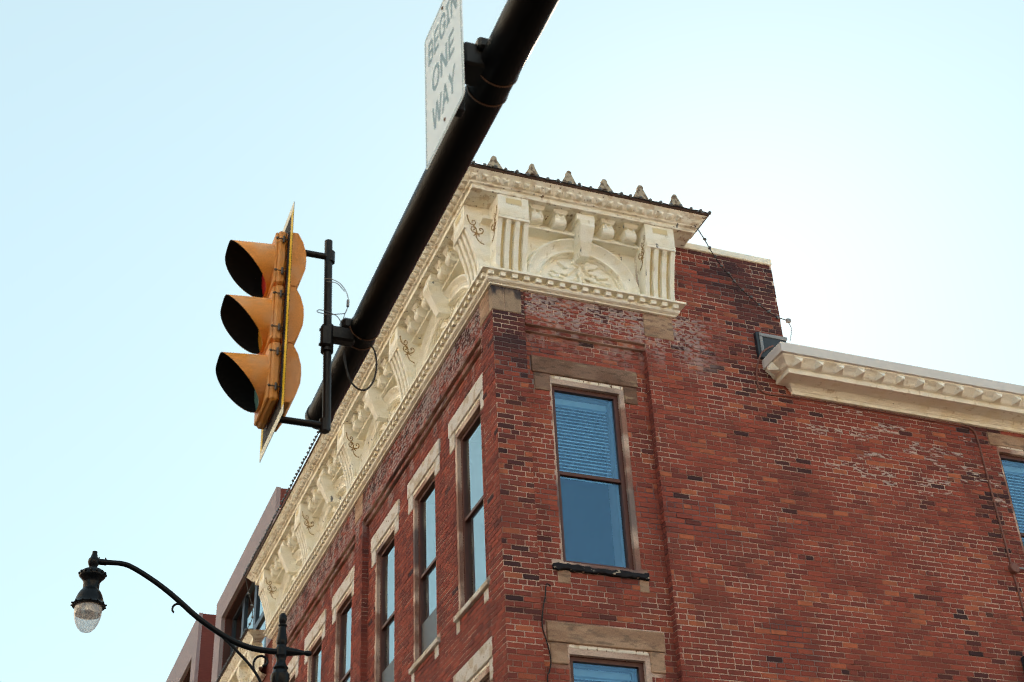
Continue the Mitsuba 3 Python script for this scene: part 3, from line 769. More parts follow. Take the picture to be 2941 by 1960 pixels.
# antefixes along the front eave
for k in range(7):
    u = (5.222 - 0.52 - X0) + 0.5165 * k
    if u < -0.45: continue
    tri = Polygon([(-0.108, 0), (-0.034, 0.155), (-0.034, 0.185), (-0.016, 0.212), (0.016, 0.212), (0.034, 0.185), (0.034, 0.155), (0.108, 0)]).difference(Point(0, -0.002).buffer(0.042))
    tri = affinity.translate(tri, u, 13.387)
    ms = [face_prism(tri, 0.475, 0.525)]
    kn = trimesh.creation.icosphere(2, 0.026); kn.apply_translation((u, 0.50, 13.387 + 0.195)); ms.append(kn)
    rd = np.array([(u - 0.03, 0.48, 13.39), (u + 0.03, 0.48, 13.39), (u, 0.48, 13.50), (u - 0.03, -0.3, 13.41), (u + 0.03, -0.3, 13.41), (u, -0.3, 13.47)])
    ms.append(trimesh.convex.convex_hull(rd))
    ms.append(lb(u - 0.085, u + 0.085, 0.49, 0.532, 13.385, 13.393))
    m = cat(ms)
    v = np.array(m.vertices) - [u, 0.5, 13.387]
    sc_, ln = 1 + rng.normal(0, 0.06), rng.normal(0, 0.05)
    v = v * [1 + rng.normal(0, 0.07), 1, sc_]; v[:, 0] += ln * np.maximum(v[:, 2], 0); v += 0.006 * (meshkit.noise((v + [u * 7, 0, 0]) * 28, 4) - 0.5)[:, None]
    put(f'{C}__antefix', front(trimesh.Trimesh(v + [u, 0.5, 13.387], m.faces, process=False)), 'm_antefix')

# ------------------------------------------------------------------ parapet coping, lower cornice on the right
put(f'{B}__coping', cat([bevel(X1 + 0.2, 9.495, Y0 - 0.03, Y0 + 0.42, 13.135, 13.235, 0.008)]), 'm_paint')
C2 = f'{B}__cornice'
XS = 9.58                                        # where the lower cornice's wall line starts
def p2(e):
    return [(XS - e, Y0 + 0.0), (XS - e, Y0 - e), (20.3, Y0 - e)]
k2 = put(C2, ring([(0.462, 11.352), (0.455, 11.335), (0.43, 11.318), (0.395, 11.285), (0.372, 11.25), (0.352, 11.236), (0.330, 11.234), (0.323, 11.228), (0.323, 11.162), (0.30, 11.16), (0.10, 11.16)], p2), 'm_paint')
put(f'{k2}__cap_flashing', ring([(0.0, 11.56), (0.482, 11.508), (0.492, 11.50), (0.492, 11.360), (0.40, 11.356)], p2), 'm_cap')
put(f'{k2}__bed_mould', ring([(0.105, 11.16), (0.10, 11.145), (0.085, 11.125), (0.072, 11.115), (0.072, 11.105), (0.062, 11.10), (0.062, 11.085), (0.048, 11.08), (0.042, 11.035), (0.0, 11.03)], lambda e: [(9.50 - e, Y0), (9.50 - e, Y0 - e), (20.3, Y0 - e)]), 'm_paint')
for k in range(14):
    u = 9.365 - X0 + 0.3125 * k
    P = np.array([(u - 0.070, 0.335, 11.236), (u + 0.070, 0.335, 11.236), (u + 0.070, 0.44, 11.345), (u - 0.070, 0.44, 11.345), (u, 0.500, 11.248)])
    put(f'{k2}__dogtooth', front(trimesh.Trimesh(P, [(0, 1, 4), (1, 2, 4), (2, 3, 4), (3, 0, 4), (0, 2, 1), (0, 3, 2)], process=False)), 'm_paint')
P = np.array([(9.18, Y0 - 0.10, 11.24), (9.18, Y0 - 0.24, 11.24), (9.09, Y0 - 0.24, 11.345), (9.09, Y0 - 0.10, 11.345), (9.055, Y0 - 0.17, 11.252)])
put(f'{k2}__dogtooth', trimesh.Trimesh(P, [(0, 1, 4), (1, 2, 4), (2, 3, 4), (3, 0, 4), (0, 2, 1), (0, 3, 2)], process=False), 'm_paint')
# dark flashing box where the lower roof meets the tall wall
put(f'{B}__roof_flashing', cat([bevel(9.03, 9.49, Y0 - 0.06, Y0 + 0.02, 11.52, 11.92, 0.006)]), 'm_flash')
put(f'{B}__roof_flashing__metal_strip', cat([bevel(9.07, 9.50, Y0 - 0.075, Y0 - 0.061, 11.855, 11.905, 0.004), bevel(9.07, 9.115, Y0 - 0.075, Y0 - 0.061, 11.60, 11.85, 0.004)]), 'm_zinc')
tag(B, 'red brick corner building with cream bracketed cornice and tall sash windows', 'building')

# ------------------------------------------------------------------ neighbours down the left street
N = 'row_building'
YN0, YN1 = 26.2, 33.5
put(f'{N}__wall', boxm(5.32, 12, YN0 - 0.38, YN1, 0, 12.0), 'm_farbrick')
npath = lambda e: [(5.30 - e, YN0), (5.30 - e, YN1)]
nc = put(f'{N}__cornice', ring([(0.0, 12.26), (0.40, 12.235), (0.40, 12.20), (0.36, 12.15), (0.32, 12.10), (0.30, 12.08), (0.30, 11.99), (0.12, 11.985), (0.10, 11.90), (0.06, 11.86), (0.06, 11.52), (0.16, 11.50), (0.16, 11.44), (0.08, 11.38), (0.0, 11.36)], npath), 'm_worn')
put(f'{nc}__drip_edge', ring([(0.3, 12.265), (0.42, 12.245), (0.42, 12.215), (0.38, 12.21)], npath), 'm_drip')
for k in range(7):
    y = YN0 + 0.35 + 1.0 * k
    prof = [(0.06, 11.985), (0.29, 11.985), (0.29, 11.86), (0.22, 11.70), (0.14, 11.58), (0.12, 11.52), (0.06, 11.52)]
    m = side_prism(prof, y - Y0, y - Y0 + 0.22)
    v = np.array(m.vertices); put(f'{nc}__bracket', trimesh.Trimesh(np.stack([5.30 - v[:, 1], Y0 + v[:, 0], v[:, 2]], 1), m.faces, process=False), 'm_worn')
tag(N, 'low row building with peeling cream cornice directly beyond the tall corner building', 'building')

M_ = 'modern_building'
XM = 7.0
def fr_open(y0, y1, z1, leg0, leg1, fas, zlow=4.0, dep=1.0):
    """A picture-frame bay: panel-clad frame on the -X face round a deep glazed recess."""
    o = sbox(y0, 0, y1, z1).difference(sbox(y0 + leg0, zlow, y1 - leg1, z1 - fas))
    m = extrude(o, 0.12)
    v = np.array(m.vertices)
    f = trimesh.Trimesh(np.stack([XM + 0.12 - v[:, 2], v[:, 0], v[:, 1]], 1), m.faces, process=False)
    m2 = extrude(sbox(y0 + 0.01, 0, y1 - 0.01, z1 - 0.02).difference(sbox(y0 + leg0, zlow, y1 - leg1, z1 - fas)), dep + 3)
    v = np.array(m2.vertices)
    g = trimesh.Trimesh(np.stack([XM + 0.12 + v[:, 2], v[:, 0], v[:, 1]], 1), m2.faces, process=False)
    return f, g
for y0, y1, z1, l0, l1, fa in ((34.62, 43.1, 19.83, 0.25, 1.05, 0.86), (46.6, 66.0, 20.95, 0.95, 0.9, 1.25)):
    f, g = fr_open(y0, y1, z1, l0, l1, fa)
    put(f'{M_}__frame', f, 'm_panel')
    put(f'{M_}__wall', cat([g, boxm(XM + 4.1, 22, y0 + 0.01, y1 - 0.01, 0, z1 - 0.03)]), 'm_farbrick')
    put(f'{M_}__reveal', cat([boxm(XM + 0.14, XM + 0.5, y0 + l0 + 0.005, y1 - l1 - 0.005, z1 - fa - 0.025, z1 - fa - 0.005), boxm(XM + 0.14, XM + 0.5, y1 - l1 - 0.025, y1 - l1 - 0.005, 4.05, z1 - fa - 0.03)]), 'm_reveal')
    yy = np.linspace(y0 + l0, y1 - l1, 5 if y1 - y0 < 12 else 9)
    xw = XM + 0.34
    for a, b in zip(yy[:-1], yy[1:]):
        for za, zb in ((4.1, 9.0), (9.0, 13.2), (13.2, 17.2), (17.2, z1 - fa - 0.03)):
            wk = put(f'{M_}__window', cat([boxm(xw, xw + 0.10, a, a + 0.16, za, zb), boxm(xw, xw + 0.10, b - 0.16, b, za, zb), boxm(xw, xw + 0.10, a + 0.16, b - 0.16, za, za + 0.10), boxm(xw, xw + 0.10, a + 0.16, b - 0.16, zb - 0.08, zb)]), 'm_mullion')
            put(f'{wk}__pane', trimesh.Trimesh([(xw + 0.06, a + 0.15, za), (xw + 0.06, b - 0.15, za), (xw + 0.06, b - 0.15, zb), (xw + 0.06, a + 0.15, zb)], [(0, 1, 2), (0, 2, 3)], process=False), 'm_glass_clear')
tag(M_, 'modern brick building with grey panel framed glazed bays in the distance at left', 'building')

# ------------------------------------------------------------------ traffic mast arm
A = 'mast_arm'
AX, AZ = 1.715, 5.96
ys = np.linspace(-3.6, 7.30, 30)
rs = np.interp(ys, [-3.6, 3.8, 7.3], [0.118, 0.0945, 0.078])
put(f'{A}__arm', tube([(AX, y, AZ) for y in ys], rs, 40), 'm_mast', smooth=40)
put(f'{A}__end_cap', cat([lathe([(0.0, 0.0), (0.03, 0.012), (0.078, 0.006), (0.084, -0.004), (0.084, -0.055), (0.078, -0.06)], (0, 0, 0), n=36).apply_transform(trimesh.transformations.rotation_matrix(-np.pi / 2, (1, 0, 0))).apply_translation((AX, 7.335, AZ)),
                         tube([(AX + 0.05, 7.29, AZ + 0.08), (AX + 0.05, 7.29, AZ + 0.105)], 0.008, 6)]), 'm_mast', smooth=40)
put(f'{A}__pole', lathe([(0.17, 0.0), (0.17, 0.06), (0.15, 0.08), (0.11, 6.6), (0.0, 6.65)], (AX, -3.7, 0), n=28), 'm_mast', smooth=40)
tag(A, 'thick black traffic mast arm crossing the picture diagonally from the top', 'mast arm')

# ------------------------------------------------------------------ road sign on the arm
S = 'road_sign'
SX, SY0, SY1, SZ0, SZ1 = 1.506, 4.055, 4.568, 5.628, 6.415
rect = sbox(SY0, SZ0, SY1, SZ1).buffer(-0.026).buffer(0.026, quad_segs=6)
def sheet(poly, x0, x1):
    m = extrude(poly, x1 - x0); v = np.array(m.vertices)
    return trimesh.Trimesh(np.stack([x1 - v[:, 2], v[:, 0], v[:, 1]], 1), m.faces, process=False)
put(f'{S}__panel', sheet(rect, SX, SX + 0.003), 'm_sign')
put(f'{S}__border', sheet(rect.buffer(-0.010).difference(rect.buffer(-0.017)), SX - 0.0009, SX - 0.0002), 'm_letter')
def word(text, zc, h, width):
    m = meshkit.text_mesh(text, h, 0.0008, bold=True)
    v = np.array(m.vertices); b0, b1 = v.min(0), v.max(0)
    v[:, 0] = (v[:, 0] - (b0[0] + b1[0]) / 2) * width / (b1[0] - b0[0])
    v[:, 1] -= (b0[1] + b1[1]) / 2
    yc = (SY0 + SY1) / 2
    w = np.stack([SX - 0.0002 - v[:, 2], yc - v[:, 0], zc + v[:, 1]], 1)
    put(f'{S}__lettering', trimesh.Trimesh(w, m.faces, process=False), 'm_letter')
word('BEGIN', SZ1 - 0.150, 0.130, 0.40)
word('ONE', SZ1 - 0.365, 0.130, 0.30)
word('WAY', SZ1 - 0.585, 0.130, 0.31)
for z in (SZ1 - 0.045, SZ0 + 0.075):
    s = trimesh.creation.icosphere(2, 0.009); s.apply_scale((0.6, 1, 1)); s.apply_translation((SX - 0.001, (SY0 + SY1) / 2 - 0.01, z)); put(f'{S}__bolt', s, 'm_band')
yc = (SY0 + SY1) / 2 - 0.10
put(f'{S}__bracket', cat([bevel(SX + 0.004, SX + 0.05, yc - 0.025, yc + 0.025, SZ0 + 0.04, SZ1 - 0.03, 0.004), bevel(SX + 0.04, AX - 0.06, yc - 0.07, yc + 0.07, AZ - 0.055, AZ + 0.075, 0.01),
                          bevel(AX - 0.115, AX - 0.05, yc - 0.10, yc - 0.02, AZ + 0.03, AZ + 0.095, 0.012), bevel(AX - 0.115, AX - 0.06, yc + 0.02, yc + 0.09, AZ - 0.04, AZ + 0.05, 0.012)]), 'm_black')
def band(y, r0=0.0925, w=0.008, tail=True):
    t = np.linspace(0, 2 * np.pi, 49)
    ms = [tube([(AX + (r0 + 0.003) * math.cos(a), y, AZ + (r0 + 0.003) * math.sin(a)) for a in t], 0.0042, 6, caps=False)]
    if tail: ms.append(tube([(AX + r0 * 0.99, y, AZ - 0.02), (AX + r0 + 0.008, y - 0.004, AZ + 0.008), (AX + r0 + 0.018, y - 0.008, AZ + 0.03)], [0.006, 0.005, 0.003], 6))
    return cat(ms)
for y in (4.20, 4.33): put(f'{S}__strap', band(y, np.interp(y, [3.8, 7.3], [0.0925, 0.0765])), 'm_band')
tag(S, 'white sign reading BEGIN ONE WAY strapped to the mast arm', 'sign')

# ------------------------------------------------------------------ traffic signal
G = 'traffic_signal'
PX, GY = 1.24, 6.335                              # backplate plane and the head's axis
GZ0, SEC = 5.335, 0.362                           # bottom of the housing, height of one section
GZ1 = GZ0 + 3 * SEC
HWd = 0.165
def rbox(x0, x1, y0, y1, z0, z1, r=0.02):
    return bevel(x0, x1, y0, y1, z0, z1, r)
for i in range(3):
    z0 = GZ0 + SEC * i
    prof = [(PX + 0.0, z0 + 0.003), (PX + 0.055, z0 + 0.003), (PX + 0.085, z0 + 0.06), (PX + 0.103, z0 + SEC * 0.35), (PX + 0.106, z0 + SEC * 0.5), (PX + 0.103, z0 + SEC * 0.65), (PX + 0.085, z0 + SEC - 0.06), (PX + 0.055, z0 + SEC - 0.003), (PX + 0.0, z0 + SEC - 0.003)]
    m = extrude(Polygon(prof), 2 * HWd - 0.012); v = np.array(m.vertices)
    body = trimesh.Trimesh(np.stack([v[:, 0], GY + HWd - 0.006 - v[:, 2], v[:, 1]], 1), m.faces, process=False)
    put(f'{G}__housing', body, 'm_signal', smooth=35)
    door = [rbox(PX - 0.052, PX - 0.004, GY - HWd, GY + HWd, z0 + 0.004, z0 + SEC - 0.004, 0.012), rbox(PX - 0.066, PX - 0.050, GY - HWd + 0.012, GY + HWd - 0.012, z0 + 0.014, z0 + SEC - 0.014, 0.006)]
    dk = put(f'{G}__door', cat(door), 'm_signal')
    hb = []
    for dz in (0.075, SEC - 0.075):
        hb.append(tube([(PX - 0.026, GY - HWd - 0.012, z0 + dz - 0.02), (PX - 0.026, GY - HWd - 0.012, z0 + dz + 0.02)], 0.007, 8))
        hb.append(tube([(PX - 0.07, GY - HWd - 0.014, z0 + dz), (PX - 0.005, GY - HWd - 0.014, z0 + dz)], 0.004, 6))
        s = trimesh.creation.icosphere(1, 0.008); s.apply_translation((PX - 0.062, GY - HWd - 0.014, z0 + dz)); hb.append(s)
        put(f'{dk}__hinge', cat(hb), 'm_bolt')
        hb = []
    # visor: a tunnel cut back on its underside
    zc, R = z0 + SEC / 2 + 0.004, 0.153
    th = np.linspace(-np.pi, np.pi, 73)
    def length(a):
        t = np.clip((abs(a) - 0.50) / (2.95 - 0.50), 0, 1)
        t = t * t * (3 - 2 * t)
        return 0.236 * (1 - t) + 0.020 * t
    def shell_(r, inv):
        V, F = [], []
        K = 6
        for a in th:
            L = length(a)
            for q in np.linspace(0, 1, K):
                x = PX - 0.062 - L * q
                dz = -0.020 * (L * q) / 0.236
                rr = r * (1 - 0.02 * (L * q) / 0.236)
                V.append((x, GY + rr * math.sin(a), zc + rr * math.cos(a) + dz))
        for i_ in range(len(th) - 1):
            for j_ in range(K - 1):
                p = i_ * K + j_
                f = [(p, p + K, p + K + 1), (p, p + K + 1, p + 1)]
                F += [g[::-1] for g in f] if inv else f
        return trimesh.Trimesh(np.array(V), np.array(F), process=False)
    vk = put(f'{G}__visor', shell_(R, False), 'm_signal', smooth=True)
    put(f'{vk}__lining', shell_(R - 0.004, True), 'm_visor', smooth=True)
    lens = lathe([(0.0, 0.0), (0.05, -0.003), (0.10, -0.012), (0.148, -0.028), (0.150, -0.034)], (0, 0, 0), n=40)
    lens.apply_transform(trimesh.transformations.rotation_matrix(-np.pi / 2, (0, 1, 0))); lens.apply_translation((PX - 0.095, GY, zc))
    put(f'{G}__lens', lens, ['m_green', 'm_amber', 'm_red'][i], smooth=True, label=['dull green bottom lens', 'dull amber middle lens', 'red top lens'][i])
# backplate with reflective tape
BY0, BY1, BZ0, BZ1 = 6.06, 6.605, 5.205, 6.54
plate = sbox(BY0, BZ0, BY1, BZ1).difference(sbox(GY - HWd + 0.01, GZ0 + 0.01, GY + HWd - 0.01, GZ1 - 0.01))
put(f'{G}__backplate', sheet(plate, PX - 0.001, PX + 0.001), 'm_plate')
tw = 0.05
put(f'{G}__reflective_tape', sheet(sbox(BY0, BZ0 + tw, BY0 + tw, BZ1 - tw), PX - 0.0022, PX - 0.0012), 'm_tape', label='yellow tape along the near edge')
put(f'{G}__reflective_tape', sheet(sbox(BY1 - tw, BZ0 + tw, BY1, BZ1 - tw), PX - 0.0022, PX - 0.0012), 'm_tape', label='yellow tape along the far edge')
put(f'{G}__reflective_tape', sheet(sbox(BY0, BZ0, BY1, BZ0 + tw), PX - 0.0022, PX - 0.0012), 'm_tape_glare', label='tape along the bottom edge with glare put into its pale colour')
put(f'{G}__reflective_tape', sheet(sbox(BY0, BZ1 - tw, BY1, BZ1), PX - 0.0022, PX - 0.0012), 'm_tape_glare', label='tape along the top edge with glare put into its pale colour')
# pipe, cross arms, clamp
QX = 1.515
put(f'{G}__mounting_pipe', tube([(QX + 0.012, GY, 5.30), (QX, GY, 5.9), (QX - 0.012, GY, 6.525)], 0.0225, 20), 'm_black', smooth=40)
for z, s in ((6.415, 0), (5.325, 1)):
    xa = PX + 0.05 if not s else PX + 0.0
    put(f'{G}__cross_arm', cat([tube([(xa, GY, z), (QX, GY, z)], 0.0185, 16), tube([(QX, GY, z - 0.035), (QX, GY, z + 0.035)], 0.0275, 18)]), 'm_black', smooth=40)
put(f'{G}__clamp', cat([tube([(QX, GY, 5.78), (QX, GY, 5.95)], 0.034, 16), bevel(QX + 0.01, AX - 0.05, GY - 0.035, GY + 0.035, 5.855, 5.945, 0.012), bevel(QX + 0.07, AX - 0.03, GY - 0.04, GY + 0.04, 5.93, 6.012, 0.02), bevel(QX - 0.045, QX + 0.02, GY - 0.045, GY - 0.01, 5.80, 5.93, 0.01),
                        tube([(QX - 0.05, GY - 0.02, 5.905), (QX - 0.02, GY - 0.02, 5.905)], 0.009, 8), tube([(QX - 0.05, GY - 0.02, 5.81), (QX - 0.02, GY - 0.02, 5.81)], 0.009, 8)]), 'm_black', smooth=30)
for y in (6.30, 6.40): put(f'{G}__strap', band(y, np.interp(y, [3.8, 7.3], [0.0925, 0.0765]), tail=False), 'm_band')
wl = spline([(1.475, 6.3, 6.234), (1.517, 6.29, 6.234), (1.563, 6.28, 6.208), (1.598, 6.28, 6.161), (1.612, 6.28, 6.11), (1.61, 6.28, 6.065), (1.597, 6.28, 6.018), (1.561, 6.27, 5.997), (1.509, 6.27, 5.983), (1.457, 6.28, 5.99), (1.441, 6.29, 6.004), (1.463, 6.30, 6.024), (1.523, 6.31, 6.021), (1.56, 6.31, 6.006), (1.587, 6.32, 5.976)], 70)
fr_ = tube([(1.611, 6.28, 6.105), (1.610, 6.28, 6.062)], 0.008, 8)
put(f'{G}__tether', cat([tube(wl, 0.0024, 6), fr_, tube(spline([(1.49, 6.3, 6.22), (1.545, 6.28, 6.205), (1.59, 6.28, 6.16)], 12), 0.0022, 6), tube(spline([(1.610, 6.28, 6.06), (1.598, 6.29, 6.02), (1.59, 6.31, 5.98)], 8), 0.0022, 6)]), 'm_steel')
tag(G, 'orange-yellow three-lens traffic signal with black backplate seen from the side', 'traffic signal')
lp = spline([(1.70, 6.30, 5.875), (1.751, 6.29, 5.835), (1.772, 6.28, 5.773), (1.776, 6.28, 5.689), (1.761, 6.28, 5.61), (1.732, 6.28, 5.56), (1.703, 6.28, 5.542), (1.666, 6.28, 5.552), (1.636, 6.28, 5.588), (1.615, 6.29, 5.66), (1.60, 6.31, 5.79)], 50)
put('signal_cable', tube(lp, 0.0052, 10), 'm_wire', smooth=True)
tag('signal_cable', 'black cable loop hanging under the mast arm beside the signal clamp', 'cable')

# ------------------------------------------------------------------ street lamp
L_ = 'street_lamp'
LY = 13.0
lx = 0.925
fix = [(0.0, 7.36), (0.034, 7.355), (0.036, 7.325), (0.05, 7.318), (0.085, 7.312), (0.112, 7.292), (0.118, 7.27), (0.120, 7.25), (0.112, 7.238), (0.098, 7.225), (0.084, 7.205), (0.076, 7.185), (0.074, 7.13), (0.078, 7.115), (0.095, 7.095), (0.113, 7.06), (0.126, 7.02), (0.135, 6.985), (0.150, 6.968), (0.156, 6.958), (0.150, 6.945), (0.130, 6.945), (0.10, 6.95), (0.0, 6.96)]
ring_ = []
for k in range(14):
    a = 2 * np.pi * k / 14
    s = trimesh.creation.icosphere(1, 0.011); s.apply_scale((1, 1, 1.5)); s.apply_translation((lx + 0.122 * math.cos(a), LY + 0.122 * math.sin(a), 7.272)); ring_.append(s)
    s = trimesh.creation.icosphere(1, 0.009); s.apply_translation((lx + 0.158 * math.cos(a + 0.2), LY + 0.158 * math.sin(a + 0.2), 6.962)); ring_.append(s)
put(f'{L_}__lamp_hood', cat([lathe(fix, (lx, LY, 0), n=40)] + ring_), 'm_lamp', smooth=40)
put(f'{L_}__lamp_joint', cat([lathe([(0.0, 7.505), (0.024, 7.505), (0.024, 7.478), (0.028, 7.474), (0.034, 7.445), (0.05, 7.425), (0.054, 7.40), (0.046, 7.37), (0.034, 7.345), (0.0, 7.34)], (lx - 0.005, LY, 0), n=24),
                              tube([(lx + 0.02, LY, 7.406), (lx + 0.115, LY, 7.41)], 0.029, 18), tube([(lx + 0.04, LY, 7.43), (lx + 0.04, LY, 7.455)], 0.006, 6), tube([(lx + 0.10, LY, 7.43), (lx + 0.10, LY, 7.455)], 0.006, 6), tube([(lx + 0.098, LY, 7.41), (lx + 0.108, LY, 7.41)], 0.034, 16)]), 'm_lamp', smooth=40)
gl = [(0.125, 6.945), (0.127, 6.915), (0.124, 6.87), (0.116, 6.825), (0.101, 6.78), (0.080, 6.74), (0.052, 6.71), (0.022, 6.697), (0.0, 6.694)]
put(f'{L_}__globe', lathe(gl, (lx, LY, 0), n=48), 'm_globe', smooth=True)
put(f'{L_}__refractor', cat([lathe([(0.118, 6.946), (0.120, 6.915), (0.119, 6.885), (0.1175, 6.866), (0.1165, 6.866), (0.1175, 6.885), (0.1185, 6.915), (0.1165, 6.946), (0.0, 6.943)], (lx, LY, 0), n=48)]), 'm_skirt', smooth=40)
armp = spline([(lx + 0.10, LY, 7.41), (1.188, LY, 7.413), (1.304, LY, 7.377), (1.483, LY, 7.28), (1.629, LY, 7.185), (1.749, LY, 7.095), (1.938, LY, 6.946), (2.133, LY, 6.824), (2.292, LY, 6.742), (2.466, LY, 6.692), (2.60, LY, 6.680), (2.72, LY, 6.678)], 60)
put(f'{L_}__arm', tube(armp, np.linspace(0.0245, 0.029, 60), 18), 'm_lamp', smooth=40)
br = spline([(2.16, LY, 6.80), (2.29, LY, 6.687), (2.338, LY, 6.645), (2.434, LY, 6.554), (2.507, LY, 6.472), (2.569, LY, 6.379), (2.63, LY, 6.25), (2.70, LY, 6.02)], 30)
put(f'{L_}__brace', tube(br, 0.013, 12), 'm_lamp', smooth=40)
sc1 = spline([(2.513, LY, 6.46), (2.503, LY, 6.50), (2.500, LY, 6.548), (2.523, LY, 6.597), (2.567, LY, 6.622), (2.614, LY, 6.606), (2.633, LY, 6.572), (2.618, LY, 6.535), (2.587, LY, 6.523)], 30)
put(f'{L_}__scroll', tube(sc1, np.linspace(0.010, 0.013, 30), 10), 'm_lamp', smooth=True)
sc2 = spline([(1.80, LY, 7.045), (1.762, LY, 7.062), (1.728, LY, 7.061), (1.700, LY, 7.035), (1.694, LY, 6.997), (1.711, LY, 6.972)], 24)
put(f'{L_}__scroll', tube(sc2, np.linspace(0.012, 0.009, 24), 10), 'm_lamp', smooth=True)
pxp = 2.762
post = [(0.0, 7.078), (0.022, 7.07), (0.036, 7.045), (0.040, 7.015), (0.036, 6.985), (0.026, 6.963), (0.026, 6.957), (0.042, 6.954), (0.042, 6.944), (0.032, 6.935), (0.038, 6.88), (0.050, 6.81), (0.053, 6.775), (0.044, 6.745), (0.046, 6.735), (0.056, 6.715), (0.058, 6.64), (0.048, 6.62), (0.044, 6.585), (0.052, 6.55), (0.070, 6.525), (0.072, 6.515), (0.062, 6.495), (0.075, 6.47), (0.090, 6.45), (0.092, 6.42), (0.085, 6.36), (0.075, 6.32), (0.068, 6.2), (0.062, 5.9), (0.07, 1.3), (0.12, 1.2), (0.16, 0.9), (0.18, 0.3), (0.22, 0.28), (0.22, 0.14), (0.0, 0.14)]
put(f'{L_}__post', lathe(post, (pxp, LY, 0), n=32), 'm_lamp', smooth=24)
fin = [(0.0, 0.30), (0.018, 0.294), (0.026, 0.275), (0.027, 0.255), (0.018, 0.228), (0.016, 0.222), (0.022, 0.215), (0.028, 0.18), (0.037, 0.12), (0.045, 0.05), (0.048, 0.0)]
put(f'{L_}__side_finial', lathe(fin, (pxp, LY, 6.690), axis='x', n=24), 'm_lamp', smooth=40)
tag(L_, 'black ornamental street lamp with curved arm and teardrop glass globe', 'street lamp')

# ------------------------------------------------------------------ string lights
def bulb_at(p, d=(0, 0, 1), r=0.023):
    d = np.asarray(d, float) / np.linalg.norm(d)
    m = lathe([(0.0, -0.014), (0.014, -0.014), (0.017, 0.0), (r, 0.010), (r * 0.95, 0.022), (r * 0.6, 0.032), (0.0, 0.036)], (0, 0, 0), n=10)
    m.apply_transform(trimesh.geometry.align_vectors((0, 0, 1), d)); m.apply_translation(p)
    return m
SL = 'string_light'
zw = 13.372
ef = 0.538
wp = [(X1 + 0.89 * ef, Y0 - 0.1, zw), (X1 + 0.89 * ef, Y0 - ef, zw)]
n_f = 24
fpts = [(X1 + 0.89 * ef - (X1 - X0 + 1.89 * ef) * k / n_f, Y0 - ef, zw + (0.010 if k % 2 else 0.0)) for k in range(n_f + 1)]
n_l = 96
lpts = [(X0 - ef, Y0 - ef + (YL - Y0 + 2 * ef) * k / n_l, zw + 0.024 + rng.uniform(0, 0.03)) for k in range(1, n_l + 1)]
put(f'{SL}__wire', cat([tube(np.array(wp[:1] + fpts), 0.008, 6), tube(np.array([fpts[-1]] + lpts), 0.008, 6)]), 'm_wire')
for i, p in enumerate(fpts + lpts):
    fr = i <= n_f
    o = np.array([rng.normal(0, 0.5), -0.8, rng.normal(0.0, 0.4)]) if fr else np.array([-0.8, rng.normal(0, 0.5), rng.normal(0.15, 0.45)])
    put(f'{SL}__bulb', bulb_at(np.array(p) + [0, 0, 0.004], o), 'm_bulb', smooth=40)
tag(SL, 'string of small dark bulbs running along the tall cornice eave', 'string light')
wpts = np.array([(8.28, 13.08, 13.345), (8.335, 13.20, 13.25), (8.423, 13.34, 13.20), (8.483, 13.38, 13.08), (8.551, 13.42, 12.985), (8.623, 13.45, 12.884), (8.711, 13.46, 12.775), (8.80, 13.47, 12.67), (8.905, 13.48, 12.555), (9.023, 13.49, 12.46), (9.14, 13.50, 12.365), (9.27, 13.51, 12.28), (9.40, 13.52, 12.215), (9.535, 13.52, 12.19)])
# bring the points back on their lines of sight to the measured pixels on the wall: plane y = 13.45 values scaled to each depth
meas = np.array([(8.30, 13.50), (8.335, 13.455), (8.423, 13.291), (8.483, 13.149), (8.551, 13.012), (8.623, 12.884), (8.711, 12.768), (8.80, 12.657), (8.894, 12.536), (9.01, 12.439), (9.127, 12.343), (9.255, 12.256), (9.384, 12.191), (9.53, 12.172)])
S2 = 'string_light_001'
hang = np.stack([meas[:, 0] * wpts[:, 1] / 13.45, wpts[:, 1], 1.6 + (meas[:, 1] - 1.6) * wpts[:, 1] / 13.45], 1)
put(f'{S2}__wire', cat([tube(spline(hang, 60), 0.007, 6), tube(spline([hang[-1], hang[-1] + [0.06, 0.02, -0.12], hang[-1] + [0.03, 0.06, -0.30]], 12), 0.004, 5)]), 'm_wire')
for p in hang[2:-1]:
    put(f'{S2}__bulb', bulb_at(p, (rng.normal(0, 0.4), -0.5, rng.normal(-0.2, 0.5)), 0.019), 'm_bulb', smooth=40)
put(f'{S2}__plug', bevel(hang[-1][0] - 0.01, hang[-1][0] + 0.055, hang[-1][1] - 0.02, hang[-1][1] + 0.03, hang[-1][2] - 0.03, hang[-1][2] + 0.025, 0.008), 'm_zinc')
tag(S2, 'loose string of bulbs slung from the cornice end across the brick parapet', 'string light')
S3 = 'string_light_002'
p3 = [(4.87, YN0 + 0.05 + 0.16 * k, 12.24 + (0.01 if k % 2 else 0)) for k in range(34)]
p3 = [(X0 - ef + 0.02, YL + ef - 0.03, zw - 0.02), (X0 - 0.44, YN0 + 0.06, 13.0), (X0 - 0.36, YN0 + 0.04, 12.75), (X0 - 0.34, YN0 + 0.03, 12.5), (X0 - 0.38, YN0 + 0.03, 12.36)] + p3
put(f'{S3}__wire', tube(np.array(p3), 0.008, 6), 'm_wire')
for p in p3[1:]:
    put(f'{S3}__bulb', bulb_at(p, (-0.7, rng.normal(0, 0.3), rng.normal(0.4, 0.4))), 'm_bulb', smooth=40)
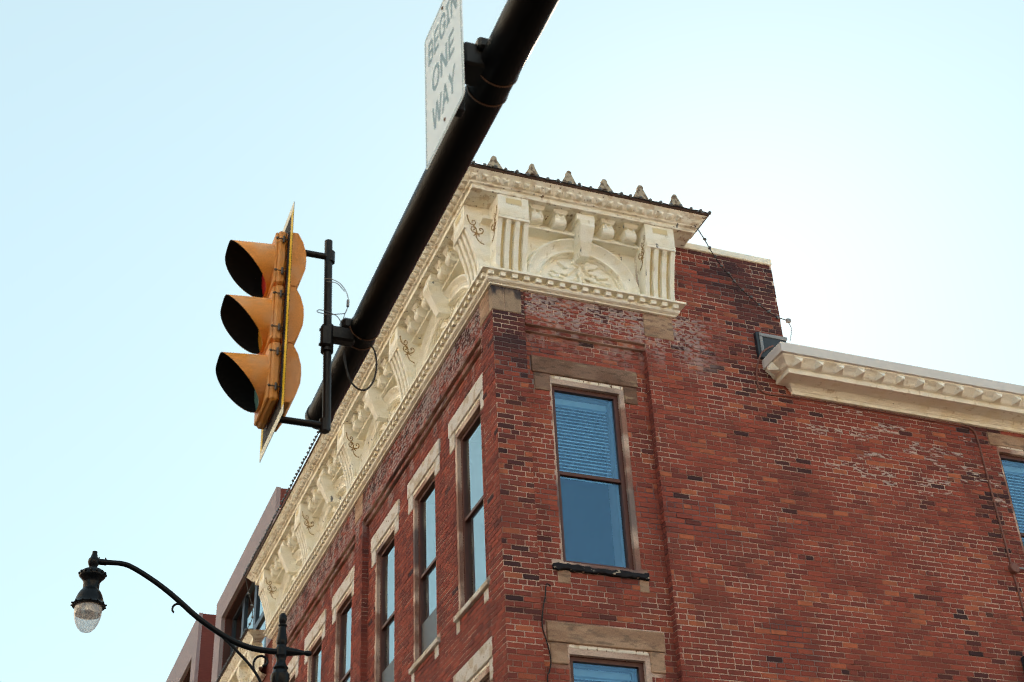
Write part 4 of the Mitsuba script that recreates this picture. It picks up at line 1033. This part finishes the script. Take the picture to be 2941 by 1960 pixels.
tag(S3, 'string of small bulbs along the low peeling cornice behind the lamp', 'string light')

# ------------------------------------------------------------------ conduits and cables on the brick
put('conduit', cat([tube(spline([(9.25, 13.47, 11.72), (9.13, 13.47, 11.64), (9.04, 13.48, 11.54), (8.965, 13.50, 11.32), (8.955, 13.52, 11.10), (9.0, 13.53, 11.01), (9.12, 13.535, 10.98), (9.5, 13.535, 11.005), (10.4, 13.535, 11.012)], 50), 0.011, 8),
                    tube(spline([(10.4, 13.535, 11.012), (11.2, 13.535, 11.006), (12.08, 13.535, 11.0), (12.24, 13.535, 10.985), (12.315, 13.535, 10.91), (12.33, 13.535, 10.78)], 40), 0.014, 10),
                    tube([(12.33, 13.535, 10.79), (12.345, 13.535, 9.8), (12.36, 13.535, 8.93), (12.40, 13.535, 7.6), (12.42, 13.535, 5.0)], 0.014, 10)]), 'm_conduit', smooth=40)
put('conduit__junction_box', lathe([(0.0, -0.04), (0.07, -0.04), (0.07, 0.02), (0.06, 0.03), (0.0, 0.03)], (0, 0, 0), n=20).apply_transform(trimesh.transformations.rotation_matrix(np.pi / 2, (1, 0, 0))).apply_translation((12.365, 13.50, 8.905)), 'm_conduit', smooth=40)
put('conduit__outlet', bevel(12.43, 12.56, 13.48, 13.50, 8.90, 8.925, 0.004), 'm_zinc')
tag('conduit', 'rust-brown conduit with round junction box on the right brick wall', 'pipe')
cab = spline([(5.90, 13.635, 7.985), (5.832, 13.59, 7.978), (5.783, 13.535, 7.793), (5.748, 13.535, 7.643), (5.732, 13.535, 7.446), (5.79, 13.56, 7.268), (5.835, 13.60, 7.101), (5.81, 13.60, 6.969), (5.765, 13.56, 6.83), (5.76, 13.54, 6.0)], 60)
put('wall_cable', tube(cab, 0.0075, 8), 'm_wire', smooth=True)
tag('wall_cable', 'thin black cable wandering down the brick between the two front windows', 'cable')
put('metal_box', bevel(12.13, 12.50, 13.40, 13.544, 5.4, 7.70, 0.02), 'm_flash')
tag('metal_box', 'dark metal box fixed to the brick wall at the bottom right corner', 'box')
